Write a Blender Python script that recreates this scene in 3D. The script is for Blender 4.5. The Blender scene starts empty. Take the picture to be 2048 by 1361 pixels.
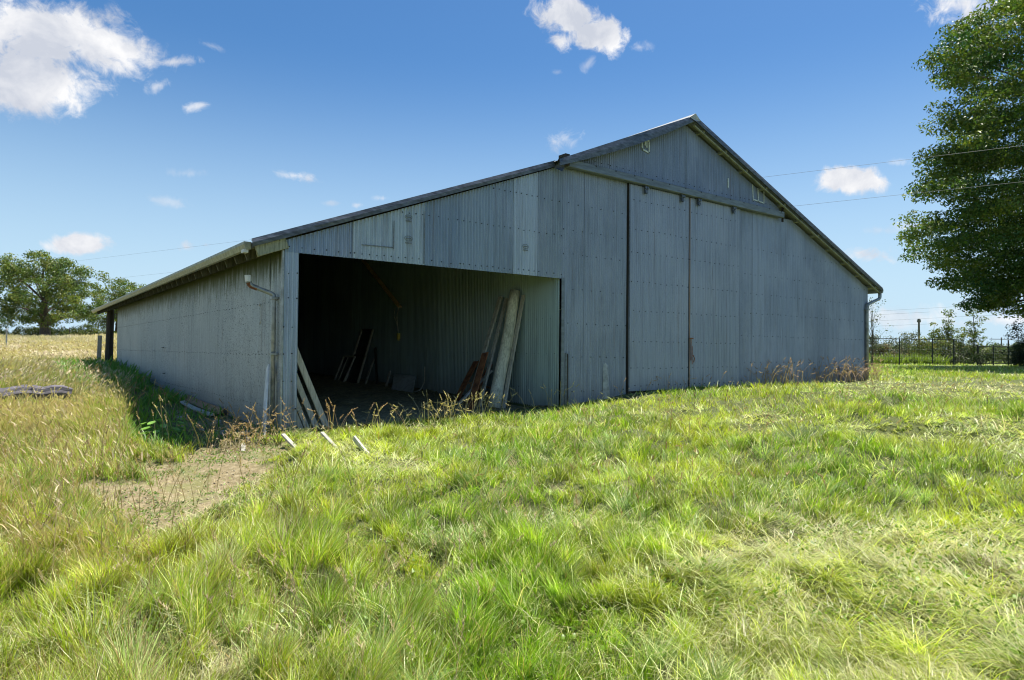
import bpy, math, random
import numpy as np
from mathutils import Vector, Matrix
R = math.radians
scene = bpy.context.scene
COL = scene.collection
rng = np.random.default_rng(7)
random.seed(7)

# ------------------------------------------------------------------ camera
TH = R(52.70367)
FWD = Vector((math.cos(TH), math.sin(TH), 0)); RGT = Vector((math.sin(TH), -math.cos(TH), 0)); UP = Vector((0, 0, 1))
CAM = Vector((-3.405, -10.412, 1.262))
pitch = R(0.891); roll = R(0.49)
f_ = FWD * math.cos(pitch) + UP * math.sin(pitch)
u_ = UP * math.cos(pitch) - FWD * math.sin(pitch)
cr, sr = math.cos(roll), math.sin(roll)
xr_ = RGT * cr - u_ * (-sr)     # image x axis in the world
yr_ = u_ * cr - RGT * (sr)
cam_d = bpy.data.cameras.new("camera"); cam = bpy.data.objects.new("camera", cam_d); COL.objects.link(cam)
m = Matrix.Identity(4)
for i in range(3):
    m[i][0] = xr_[i]; m[i][1] = yr_[i]; m[i][2] = -f_[i]; m[i][3] = CAM[i]
cam.matrix_world = m
cam_d.sensor_width = 36; cam_d.lens = 1318 / 2048 * 36; cam_d.clip_end = 6000; cam_d.clip_start = 0.05
scene.camera = cam

# ------------------------------------------------------------------ sun, sky, exposure
SUN = Vector((0.315, 0.03, 0.92)).normalized()
sun_el = math.asin(SUN.z); sun_az = math.atan2(SUN.x, SUN.y)
sl = bpy.data.lights.new("sun", "SUN"); so = bpy.data.objects.new("sun", sl); COL.objects.link(so)
sl.energy = 4.6; sl.angle = R(0.53); sl.color = (1.0, 0.95, 0.86)
so.rotation_euler = SUN.to_track_quat('Z', 'Y').to_euler()
scene.view_settings.view_transform = 'Standard'; scene.view_settings.look = 'None'
scene.view_settings.gamma = 1; scene.view_settings.exposure = 0.9
scene.cycles.filter_width = 1.1; scene.cycles.max_bounces = 6; scene.cycles.diffuse_bounces = 4; scene.cycles.glossy_bounces = 2
scene.cycles.transmission_bounces = 3; scene.cycles.transparent_max_bounces = 8

world = bpy.data.worlds.new("World"); scene.world = world; world.use_nodes = True
nt = world.node_tree; nt.nodes.clear()
def N(t, **k):
    n = nt.nodes.new(t)
    for a, b in k.items(): setattr(n, a, b)
    return n
def L(a, b): nt.links.new(a, b)
def M(op, a, b=None, c=None, clamp=False):
    n = nt.nodes.new('ShaderNodeMath'); n.operation = op; n.use_clamp = clamp
    for i, x in enumerate((a, b, c)):
        if x is None: continue
        if hasattr(x, 'is_linked'): nt.links.new(x, n.inputs[i])
        else: n.inputs[i].default_value = x
    return n.outputs[0]
def wdir(px, py):
    x = (px - 1024) / 1318; y = -(py - 680.5) / 1318
    return (f_ + xr_ * x + yr_ * y).normalized()
sky = N('ShaderNodeTexSky', sky_type='NISHITA', sun_disc=False, sun_elevation=sun_el, sun_rotation=sun_az,
        altitude=200, air_density=1.0, dust_density=0.6, ozone_density=2.2)
tc = N('ShaderNodeTexCoord'); D = tc.outputs['Generated']
def wnoise(scale, detail=6, rough=.6, dist=0.0):
    n = N('ShaderNodeTexNoise'); n.inputs['Scale'].default_value = scale; n.inputs['Detail'].default_value = detail
    n.inputs['Roughness'].default_value = rough; n.inputs['Distortion'].default_value = dist
    L(D, n.inputs['Vector']); return n.outputs['Fac']
n1 = wnoise(9, 9, .62, .5); n2 = wnoise(38, 8, .65, .6); n3 = wnoise(14, 7, .58, .3)
edge = M('ADD', M('MULTIPLY', M('SUBTRACT', n1, .5), 2.0), M('MULTIPLY', M('SUBTRACT', n2, .5), 1.1))
edge_s = M('MULTIPLY', M('SUBTRACT', n2, .5), 3.2)
# clouds: azimuth and height in the sky, angular size, density, tilt (degrees)
CLOUDS = [(70,60,165,75,1.2,0,0),(45,160,125,75,1.1,0,0),(225,95,115,50,1.05,10,0),(350,124,40,9,.8,-3,1),(60,215,60,22,.6,5,1),
 (1150,30,74,40,1.3,14,0),(1190,64,58,36,1.3,14,0),(1105,34,36,30,1.1,50,1),(1120,82,24,18,1.0,0,1),(1280,95,20,9,.4,0,1),(1178,128,16,9,.35,-40,1),(1115,145,12,5,.25,0,1),
 (313,174,22,11,.6,-25,1),(396,213,20,8,.7,-12,1),(590,351,36,8,.75,8,1),(160,489,62,24,1.2,0,0),(375,494,15,9,.9,0,1),(411,490,10,6,.7,0,1),
 (345,405,32,10,.35,10,1),(370,347,30,9,.3,0,1),(424,92,18,6,.35,20,1),(765,397,20,7,.6,0,1),(714,411,13,6,.5,0,1),(1132,280,26,18,.55,-30,1),
 (1700,360,66,30,1.2,4,0),(1925,10,66,40,1.0,15,1),(1738,510,42,13,.9,0,1),(1792,326,24,7,.35,0,1),(1820,452,28,8,.5,0,1),
 (1800,632,150,26,.6,0,1),(2010,641,50,14,.8,0,1),(662,407,12,5,.4,0,1),(1760,462,30,7,.3,0,1)]
dens = None
for (px, py, rx, ry, dn, tilt, small) in CLOUDS:
    k_ = 1.3 if small else 1.0; rx *= k_; ry *= k_
    c = wdir(px, py); e1 = (wdir(px + 2, py) - c).normalized(); e2 = c.cross(e1).normalized(); e1 = e2.cross(c).normalized()
    t = R(tilt); e1, e2 = e1 * math.cos(t) - e2 * math.sin(t) * -1, e2 * math.cos(t) - e1 * math.sin(t)
    k = 1318 / (c.dot(f_))
    def dot(v):
        n = N('ShaderNodeVectorMath', operation='DOT_PRODUCT'); L(D, n.inputs[0]); n.inputs[1].default_value = v; return n.outputs['Value']
    x = dot(e1 * (k / rx)); y = dot(e2 * (k / ry))
    r = M('SQRT', M('ADD', M('MULTIPLY', x, x), M('MULTIPLY', y, y)))
    v = M('SUBTRACT', 1.0, r)
    v = M('ADD', v, edge_s if small else edge)
    mr = N('ShaderNodeMapRange', interpolation_type='SMOOTHSTEP'); L(v, mr.inputs[0]); mr.inputs[1].default_value = -.05; mr.inputs[2].default_value = 1.15 if small else .55
    mr.inputs[3].default_value = 0; mr.inputs[4].default_value = dn
    fr = M('GREATER_THAN', dot(c), .3)
    o = M('MULTIPLY', mr.outputs[0], fr)
    dens = o if dens is None else M('MAXIMUM', dens, o)
dens = M('MINIMUM', dens, 1.0)
hs = N('ShaderNodeHueSaturation'); hs.inputs['Saturation'].default_value = 1.3; hs.inputs['Value'].default_value = 1.0; L(sky.outputs[0], hs.inputs['Color'])
cr_ = N('ShaderNodeValToRGB'); cr_.color_ramp.elements[0].position = .36; cr_.color_ramp.elements[0].color = (4.6, 4.9, 5.6, 1)
cr_.color_ramp.elements[1].position = .62; cr_.color_ramp.elements[1].color = (7.4, 7.4, 7.5, 1); L(n3, cr_.inputs[0])
mx = N('ShaderNodeMixRGB'); 
sx = N('ShaderNodeSeparateXYZ'); L(D, sx.inputs[0]); hz = N('ShaderNodeMapRange', interpolation_type='SMOOTHSTEP'); L(sx.outputs[2], hz.inputs[0])
for i, q in enumerate((-.02, .42, .95, 0.0)): hz.inputs[i + 1].default_value = q
hm_ = N('ShaderNodeMixRGB'); L(hz.outputs[0], hm_.inputs[0]); L(hs.outputs[0], hm_.inputs[1]); hm_.inputs[2].default_value = (4.3, 5.9, 7.2, 1)
L(dens, mx.inputs[0]); L(hm_.outputs[0], mx.inputs[1]); L(cr_.outputs[0], mx.inputs[2])
bg = N('ShaderNodeBackground'); bg.inputs[1].default_value = 0.072; L(mx.outputs[0], bg.inputs[0])
wo = N('ShaderNodeOutputWorld'); L(bg.outputs[0], wo.inputs[0])

# ------------------------------------------------------------------ maths helpers
def hash2(ix, iy, s=0):
    h = (ix.astype(np.int64) * 374761393 + iy.astype(np.int64) * 668265263 + s * 1442695041) & 0xffffffff
    h = ((h ^ (h >> 13)) * 1274126177) & 0xffffffff
    return ((h ^ (h >> 16)) & 0xffff) / 65535.0
def vnoise(x, y, s=0):
    x = np.asarray(x, float); y = np.asarray(y, float)
    ix = np.floor(x); iy = np.floor(y); fx = x - ix; fy = y - iy
    fx = fx * fx * (3 - 2 * fx); fy = fy * fy * (3 - 2 * fy)
    a = hash2(ix, iy, s); b = hash2(ix + 1, iy, s); c = hash2(ix, iy + 1, s); d = hash2(ix + 1, iy + 1, s)
    return (a * (1 - fx) + b * fx) * (1 - fy) + (c * (1 - fx) + d * fx) * fy
def fbm(x, y, s=0, o=4):
    t = 0; a = .5
    for i in range(o): t = t + a * vnoise(x * 2 ** i + 13.7 * i, y * 2 ** i - 7.1 * i, s + i); a *= .5
    return t / (1 - .5 ** o)
def sstep(x, a, b):
    t = np.clip((x - a) / (b - a), 0, 1); return t * t * (3 - 2 * t)
def dirt_mask(x, y):      # bare worn patch beside the shed corner, 0..1
    pts = [(-1.0, -1.0, .55), (-1.5, -1.9, .62), (-1.95, -2.9, .6), (-2.35, -3.8, .42), (-2.1, -1.2, .45), (-.7, -1.5, .38), (-2.6,-4.5,.25), (-2.6, -2.2, .3)]
    w = (fbm(x * 1.6, y * 1.6, 5) - .5) * 1.3 + (fbm(x * 6, y * 6, 6) - .5) * 1.7
    m = np.zeros(np.shape(x))
    for a, b, r in pts: m = np.maximum(m, 1 - np.hypot(x - a, y - b) / (r * 1.5))
    return sstep(m * 1.15 + w * .5, -.04, .34)
XZ = np.array([-400, -12, -6, -3, -1.6, -.6, 0, 3, 5.8, 8, 10, 20, 60, 900.]); ZZ = np.array([-.05, -.05, -.08, -.2, -.2, -.1, -.08, -.03, .1, .28, .35, .36, .42, .42])
def terr(x, y):
    x = np.asarray(x, float); y = np.asarray(y, float)
    z = np.interp(x, XZ, ZZ)
    z = z + .035 * (fbm(x * .5, y * .5, 21) - .5) * 2
    z = z + (.24 * (fbm(x * .8 + 3, y * .8, 33, 2) - .5) + .17 * (fbm(x * 2.6, y * 2.6, 35, 2) - .5)) * sstep(-y, .6, 3) * (1 - sstep(np.hypot(x + 3.4, y + 10.4), 25, 40))
    left = 1 - sstep(x, 14, 40)
    z = z + left * (sstep(x, 0, -3) * .10 + .012 * np.clip(y, 0, 20)) * sstep(y, 0, 10)
    rise = np.interp(y, [0, 8, 20, 60, 98, 130, 400, 900], [0, .05, .25, 1.25, 2.35, 2.2, 1.2, .3])
    z = z + left * rise * (1 - sstep(-x, 60, 300) * .6)
    inside = (x > .05) & (x < 5.75) & (y > .3) & (y < 20)
    z = np.where(inside, -.06 + .034 * np.clip(y, 0, 10) * sstep(x, 0, 4) + .03 * (fbm(x * 2, y * 2, 9) - .5), z)
    z = z - dirt_mask(x, y) * .07
    return z
def tz(x, y): return float(terr(np.array([x]), np.array([y]))[0])
def survey(lat, dist):    # ground point at a lateral offset and distance from the viewpoint
    p = CAM + FWD * dist + RGT * lat
    return p.x, p.y
def sv(px, dist): return survey((px - 1024) / 1318 * dist, dist)

# ------------------------------------------------------------------ materials
def mat(name):
    m = bpy.data.materials.new(name); m.use_nodes = True; m.node_tree.nodes.clear(); return m
class G:
    def __init__(s, name):
        s.m = mat(name); s.t = s.m.node_tree
        s.b = s.n('ShaderNodeBsdfPrincipled'); s.o = s.n('ShaderNodeOutputMaterial'); s.l(s.b.outputs[0], s.o.inputs[0])
    def n(s, t, **k):
        x = s.t.nodes.new(t)
        for a, b in k.items(): setattr(x, a, b)
        return x
    def l(s, a, b): s.t.links.new(a, b)
    def put(s, sock, v):
        if hasattr(v, 'is_linked'): s.l(v, sock)
        else: sock.default_value = v
    def math(s, op, a, b=0.0, clamp=False):
        x = s.n('ShaderNodeMath', operation=op, use_clamp=clamp); s.put(x.inputs[0], a); s.put(x.inputs[1], b); return x.outputs[0]
    def pos(s, sc=(1, 1, 1), obj=False):
        c = s.n('ShaderNodeTexCoord').outputs['Object'] if obj else s.n('ShaderNodeNewGeometry').outputs['Position']
        mp = s.n('ShaderNodeMapping'); s.l(c, mp.inputs[0]); mp.inputs['Scale'].default_value = sc; return mp.outputs[0]
    def noise(s, sc=(1, 1, 1), scale=1, detail=4, rough=.55, obj=False, dist=0):
        x = s.n('ShaderNodeTexNoise'); s.l(s.pos(sc, obj), x.inputs['Vector']); x.inputs['Scale'].default_value = scale
        x.inputs['Detail'].default_value = detail; x.inputs['Roughness'].default_value = rough; x.inputs['Distortion'].default_value = dist
        return x.outputs['Fac']
    def ramp(s, v, *st):
        x = s.n('ShaderNodeValToRGB'); e = x.color_ramp.elements
        while len(e) < len(st): e.new(.5)
        for i, (p, c) in enumerate(st): e[i].position = p; e[i].color = (*c, 1) if len(c) == 3 else c
        s.l(v, x.inputs[0]); return x.outputs[0]
    def mr(s, v, a, b, c=0.0, d=1.0):
        x = s.n('ShaderNodeMapRange', interpolation_type='SMOOTHSTEP'); s.l(v, x.inputs[0])
        for i, q in enumerate((a, b, c, d)): x.inputs[i + 1].default_value = q
        return x.outputs[0]
    def mix(s, f, a, b, mode='MIX'):
        x = s.n('ShaderNodeMixRGB', blend_type=mode); s.put(x.inputs[0], f)
        for i, q in ((1, a), (2, b)): s.put(x.inputs[i], q if hasattr(q, 'is_linked') else (*q, 1))
        return x.outputs[0]
    def bump(s, h, st=.3, d=.01):
        x = s.n('ShaderNodeBump'); s.l(h, x.inputs['Height']); x.inputs['Strength'].default_value = st; x.inputs['Distance'].default_value = d
        s.l(x.outputs[0], s.b.inputs['Normal'])
    def set(s, **k):
        for a, v in k.items():
            sock = s.b.inputs[a.replace('_', ' ')]
            s.put(sock, v if hasattr(v, 'is_linked') or not isinstance(v, tuple) else (*v, 1))
        return s
    def sepz(s):
        x = s.n('ShaderNodeSeparateXYZ'); s.l(s.n('ShaderNodeNewGeometry').outputs['Position'], x.inputs[0]); return x.outputs
    def col(s):
        return s.n('ShaderNodeAttribute', attribute_name='Col').outputs['Color']

def galv(name, base, metallic=.35, rough=.5, speck=.5, moss=0.0, dirt=.4):
    g = G(name)
    c = g.mix(1.0, base, g.col(), 'MULTIPLY')
    st = g.noise((6, 6, .35), 1.6, 6, .65)                   # vertical run-off streaks
    c = g.mix(g.mr(st, .42, .72, 0, dirt), c, tuple(x * .55 for x in base))
    c = g.mix(g.mr(g.noise((14, 14, .5), 1.9, 4, .7), .52, .7, 0, .3), c, tuple(min(1, x * 1.5) for x in base))
    c = g.mix(g.mr(g.noise((.5, .5, .35), 1.3, 4, .6), .42, .66, 0, .35), c, tuple(min(1, x * q) for x, q in zip(base, (1.45, 1.36, 1.3))))
    c = g.mix(g.mr(g.noise((10, 10, .25), 1.1, 5, .7), .60, .70, 0, .45), c, (.16, .11, .075))
    sp = g.noise((1, 1, 1), 52, 3, .75)                       # dark oxide spots on the zinc
    big = g.mr(g.noise((.5, .5, .5), 1, 3, .5), .38, .62, .35, 1.0)
    c = g.mix(g.math('MULTIPLY', g.mr(sp, .54, .63, 0, speck), big), c, (.035, .045, .05))
    c = g.mix(g.mr(g.noise((1, 1, 1), 48, 2, .6), .57, .68, 0, speck * .4), c, tuple(min(1, x * 1.7) for x in base))
    z = g.sepz()[2]
    low = g.math('ADD', z, g.math('MULTIPLY', g.noise((1, 1, 1), 2.2, 4), -.7))
    c = g.mix(g.mr(low, .5, -.5, 0, .45), c, (.12, .10, .07))     # soil splash along the foot
    if moss:
        mz = g.math('ADD', z, g.math('MULTIPLY', g.noise((5, 5, .8), 2, 5), 1.0))
        c = g.mix(g.mr(mz, 2.72, 3.2, 0, moss), c, (.055, .07, .014))
    g.set(Base_Color=c, Metallic=metallic, Roughness=rough)
    g.bump(g.noise((1, 1, 1), 30, 3), .12, .004)
    return g.m
M_FRONT = galv('galvanised_front', (.29, .335, .41), .25, .48, .3, 0, .7)
M_SIDE = galv('galvanised_side', (.35, .385, .40), .25, .5, .9, 1.0, .5)
M_DOOR = galv('galvanised_door', (.315, .355, .42), .3, .46, .25, 0, .5)
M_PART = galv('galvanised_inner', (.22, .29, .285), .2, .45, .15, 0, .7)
M_ROOF = galv('galvanised_roof', (.22, .24, .25), .4, .5, .5, 0, .4)

def simple(name, c, rough=.7, metallic=0.0, var=.35, sc=(1, 1, 1), s=8, bump=.2):
    g = G(name); n = g.noise(sc, s, 5, .6)
    cc = g.mix(g.mr(n, .3, .7), tuple(x * (1 - var) for x in c), tuple(min(1, x * (1 + var)) for x in c))
    g.set(Base_Color=cc, Roughness=rough, Metallic=metallic); g.bump(n, bump, .005); return g.m
def wood(name, c, c2, moss=0.0, rot=0):
    g = G(name)
    sc = (18, 18, 1.2)
    n = g.noise(sc, 2.2, 6, .7, True, .4)
    cc = g.ramp(n, (.3, c2), (.52, c), (.75, tuple(min(1, x * 1.35) for x in c)))
    cr2 = g.noise((60, 60, 1.0), 1.5, 3, .6, True)
    cc = g.mix(g.mr(cr2, .6, .66, 0, .8), cc, tuple(x * .25 for x in c2))
    if moss: cc = g.mix(g.mr(g.noise((1, 1, 1), 5, 4), .5, .68, 0, moss), cc, (.05, .06, .02))
    g.set(Base_Color=cc, Roughness=.85); g.bump(n, .5, .006); return g.m
M_WGREY = wood('weathered_wood', (.46, .44, .37), (.22, .21, .175), .3)
M_WBRACE = wood('ochre_brace_wood', (.66, .44, .24), (.36, .22, .12))
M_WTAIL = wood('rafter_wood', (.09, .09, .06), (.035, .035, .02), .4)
M_WPALE = wood('pale_wood', (.48, .45, .37), (.25, .23, .18), .1)
M_WGREEN = wood('mossy_eave_wood', (.30, .31, .22), (.12, .12, .07), .5)
M_WBROWN = wood('brown_wood', (.34, .20, .10), (.14, .08, .04))
M_WLOG = wood('grey_log_wood', (.62, .60, .47), (.34, .32, .24), .3)
M_WDARK = wood('dark_wood', (.05, .042, .033), (.02, .017, .014))
g = G('rusty_metal'); n = g.noise((1, 1, 1), 9, 6, .65)
g.set(Base_Color=g.ramp(n, (.3, (.07, .03, .02)), (.5, (.24, .095, .04)), (.7, (.38, .18, .08))), Roughness=.9, Metallic=.1); g.bump(n, .5, .006); M_RUST = g.m
M_FASC = simple('dark_flashing', (.085, .10, .125), .45, .35, .45, (1, 1, 3), 6, .5)
M_RAIL = simple('rail_cover_paint', (.155, .18, .195), .5, .3, .25, (1, 6, 6), 3, .15)
M_GUT = simple('cream_gutter', (.29, .30, .22), .5, .1, .3, (3, 3, 3), 4, .1)
M_GUTG = simple('grey_gutter', (.30, .32, .32), .45, .3, .3, (2, 2, 2), 4, .1)
M_CAP = simple('pale_cap_metal', (.42, .43, .42), .6, .2, .2)
M_WHITE = simple('white_paint', (.62, .63, .62), .55, 0, .12, (1, 1, 1), 9, .1)
M_MARK = simple('pale_residue', (.62, .68, .66), .8, 0, .25, (1, 1, 1), 22, .1)
M_INK = simple('faded_ink', (.17, .19, .21), .9, 0, .3, (1, 1, 1), 22, 0)
M_BLACK = simple('black_iron', (.035, .042, .038), .5, .5, .3, (1, 1, 1), 9, .1)
M_SCREW = simple('dark_screw', (.018, .02, .022), .7, .2, .3, (1, 1, 1), 40, 0)
M_CONC = simple('broken_concrete', (.33, .32, .29), .9, 0, .3, (1, 1, 1), 12, .6)
M_YEL = simple('yellow_plastic', (.75, .58, .12), .5, 0, .2, (1, 1, 1), 20, .05)
M_CABLE = simple('old_cable', (.40, .37, .30), .7, 0, .3)
M_WIRE = simple('power_wire', (.09, .10, .11), .5, .3, .2)
M_BARK = simple('tree_bark', (.11, .09, .07), .95, 0, .45, (6, 6, 1), 3, .8)
M_POLE = simple('pole_wood', (.14, .12, .10), .9, 0, .35, (6, 6, 1), 3, .5)

def leafy(name, trans=.35, rough=.5, spec=.3):
    g = G(name); c = g.col()
    g.set(Base_Color=c, Roughness=rough); g.b.inputs['Specular IOR Level'].default_value = spec
    tr = g.n('ShaderNodeBsdfTranslucent'); g.l(g.mix(1.0, c, (1.25, 1.35, .6), 'MULTIPLY'), tr.inputs[0])
    ms = g.n('ShaderNodeMixShader'); ms.inputs[0].default_value = trans
    g.l(g.b.outputs[0], ms.inputs[1]); g.l(tr.outputs[0], ms.inputs[2]); g.l(ms.outputs[0], g.o.inputs[0]); return g.m
M_GRASS = leafy('grass_blades', .38, .42, .45)
M_LEAF = leafy('tree_leaves', .3, .5, .35)
M_STRAW = leafy('dry_stems', .25, .6, .25)

g = G('ground_soil')   # soil, thatch and far pasture
po = g.pos(); n = g.noise((1, 1, 1), .35, 6, .6); n2_ = g.noise((1, 1, 1), 14, 5, .7); n4 = g.noise((1, 1, 1), 60, 3, .6)
near = g.ramp(n2_, (.3, (.045, .06, .012)), (.55, (.10, .12, .03)), (.75, (.20, .18, .07)))
far = g.ramp(n, (.3, (.20, .20, .09)), (.5, (.34, .31, .18)), (.7, (.42, .37, .24)))
geo = g.sepz()
fx = g.math('MAXIMUM', g.mr(geo[1], 14, 34), g.mr(geo[0], 24, 50))
c = g.mix(fx, near, g.mix(g.mr(geo[0], 16, 30), far, (.13, .17, .04)))
soil = g.ramp(n2_, (.25, (.12, .10, .045)), (.5, (.23, .18, .09)), (.72, (.36, .30, .18)))
soil = g.mix(g.mr(g.noise((1, 1, 1), 1.7, 5), .5, .62, 0, .7), soil, (.16, .17, .05)); soil = g.mix(g.mr(n4, .62, .68, 0, .8), soil, (.50, .46, .38))
c = g.mix(g.col(), c, soil)
g.set(Base_Color=c, Roughness=.95); g.bump(n2_, .6, .03); M_GROUND = g.m
g = G('barn_floor'); n = g.noise((1, 1, 1), 7, 6, .7)
g.set(Base_Color=g.ramp(n, (.3, (.11, .10, .05)), (.55, (.26, .23, .13)), (.75, (.45, .38, .22))), Roughness=.95); g.bump(n, .8, .03); M_FLOOR = g.m

# ------------------------------------------------------------------ mesh helpers
def np_mesh(name, verts, faces, mats, parent=None, cols=None, smooth=False, mi=None, loc=None):
    """verts (N,3), faces (F,k) uniform or list of lists -> one mesh object"""
    me = bpy.data.meshes.new(name)
    verts = np.asarray(verts, np.float32)
    if loc is not None: verts = verts - np.array(loc, np.float32)
    if isinstance(faces, np.ndarray):
        F, k = faces.shape
        me.vertices.add(len(verts)); me.vertices.foreach_set('co', verts.ravel())
        me.loops.add(F * k); me.loops.foreach_set('vertex_index', faces.astype(np.int32).ravel())
        me.polygons.add(F); me.polygons.foreach_set('loop_start', np.arange(0, F * k, k, dtype=np.int32))
        me.polygons.foreach_set('loop_total', np.full(F, k, np.int32))
    else: me.from_pydata([tuple(map(float, v)) for v in verts], [], faces)
    for m_ in (mats if isinstance(mats, (list, tuple)) else [mats]): me.materials.append(m_)
    if mi is not None: me.polygons.foreach_set('material_index', np.asarray(mi, np.int32))
    if cols is not None:
        a = me.color_attributes.new('Col', 'FLOAT_COLOR', 'POINT')
        c4 = np.ones((len(verts), 4), np.float32); c4[:, :3] = cols; a.data.foreach_set('color', c4.ravel())
    me.update(); me.validate()
    if smooth: me.polygons.foreach_set('use_smooth', np.ones(len(me.polygons), bool))
    o = bpy.data.objects.new(name, me); COL.objects.link(o)
    if parent is not None: o.parent = parent
    if loc is not None: o.location = loc
    return o
def tag(o, label=None, cat=None, group=None, kind=None):
    if label: o['label'] = label
    if cat: o['category'] = cat
    if group: o['group'] = group
    if kind: o['kind'] = kind
    return o
def empty(name, loc, label, cat, group=None):
    o = bpy.data.objects.new(name, None); COL.objects.link(o); o.location = loc; o.empty_display_size = .2
    return tag(o, label, cat, group)
class MB:
    def __init__(s): s.v = []; s.f = []; s.mi = []
    def add(s, v, f, m=0):
        b = len(s.v); s.v += [tuple(x) for x in v]; s.f += [tuple(i + b for i in q) for q in f]; s.mi += [m] * len(f); return s
    def box(s, a, b, m=0):
        (x0, y0, z0), (x1, y1, z1) = a, b
        v = [(x, y, z) for z in (z0, z1) for y in (y0, y1) for x in (x0, x1)]
        return s.add(v, [(0, 2, 3, 1), (4, 5, 7, 6), (0, 1, 5, 4), (2, 6, 7, 3), (0, 4, 6, 2), (1, 3, 7, 5)], m)
    def beam(s, p0, p1, w, t, side=(0, 1, 0), m=0, seg=1, warp=0, taper=1.0, bev=.12):
        """bar of width w along `side` and thickness t across, with bevelled long edges"""
        p0 = Vector(p0); p1 = Vector(p1); d = (p1 - p0).normalized(); sd = Vector(side); sd = (sd - d * sd.dot(d)).normalized(); n = d.cross(sd)
        b = min(w, t) * bev; prof = [(-w / 2 + b, -t / 2), (w / 2 - b, -t / 2), (w / 2, -t / 2 + b), (w / 2, t / 2 - b), (w / 2 - b, t / 2), (-w / 2 + b, t / 2), (-w / 2, t / 2 - b), (-w / 2, -t / 2 + b)]
        v = []; 
        for i in range(seg + 1):
            k = i / seg; c = p0.lerp(p1, k) + n * (warp * math.sin(k * 3.1)) + sd * (warp * .4 * math.sin(k * 5 + 1)); q = 1 + (taper - 1) * k
            v += [c + sd * (x * q) + n * (y * q) for x, y in prof]
        f = [(i * 8 + j, i * 8 + (j + 1) % 8, (i + 1) * 8 + (j + 1) % 8, (i + 1) * 8 + j) for i in range(seg) for j in range(8)]
        f += [tuple(range(7, -1, -1)), tuple(range(seg * 8, seg * 8 + 8))]
        return s.add(v, f, m)
    def tube(s, pts, r, n=8, m=0, squash=1.0, caps=True, rfun=None):
        pts = [Vector(p) for p in pts]; v = []; K = len(pts)
        prev = None
        for i, p in enumerate(pts):
            d = (pts[min(i + 1, K - 1)] - pts[max(i - 1, 0)]).normalized()
            a = Vector((0, 0, 1)) if abs(d.z) < .9 else Vector((0, 1, 0))
            if prev is not None: a = prev
            x = d.cross(a).normalized(); y = x.cross(d).normalized(); prev = y
            rr = r if not isinstance(r, (list, tuple)) else r[i]
            for j in range(n):
                t = 2 * math.pi * j / n; q = rr * (rfun(i, t) if rfun else 1)
                v.append(p + x * (math.cos(t) * q) + y * (math.sin(t) * q * squash))
        f = [(i * n + j, i * n + (j + 1) % n, (i + 1) * n + (j + 1) % n, (i + 1) * n + j) for i in range(K - 1) for j in range(n)]
        if caps: f += [tuple(range(n - 1, -1, -1)), tuple(range((K - 1) * n, K * n))]
        return s.add(v, f, m)
    def build(s, name, mats, parent=None, loc=None, smooth=False):
        # faces of mixed size
        o = np_mesh(name, np.array(s.v), [list(q) for q in s.f], mats, parent, None, False, None, loc)
        o.data.polygons.foreach_set('material_index', np.array(s.mi, np.int32)[:len(o.data.polygons)])
        if smooth:
            fl = np.array([len(p.vertices) == 4 for p in o.data.polygons]); o.data.polygons.foreach_set('use_smooth', fl)
        return o
def wav(k):  # rounded corrugation
    return np.cos(k * 2 * np.pi)
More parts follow.
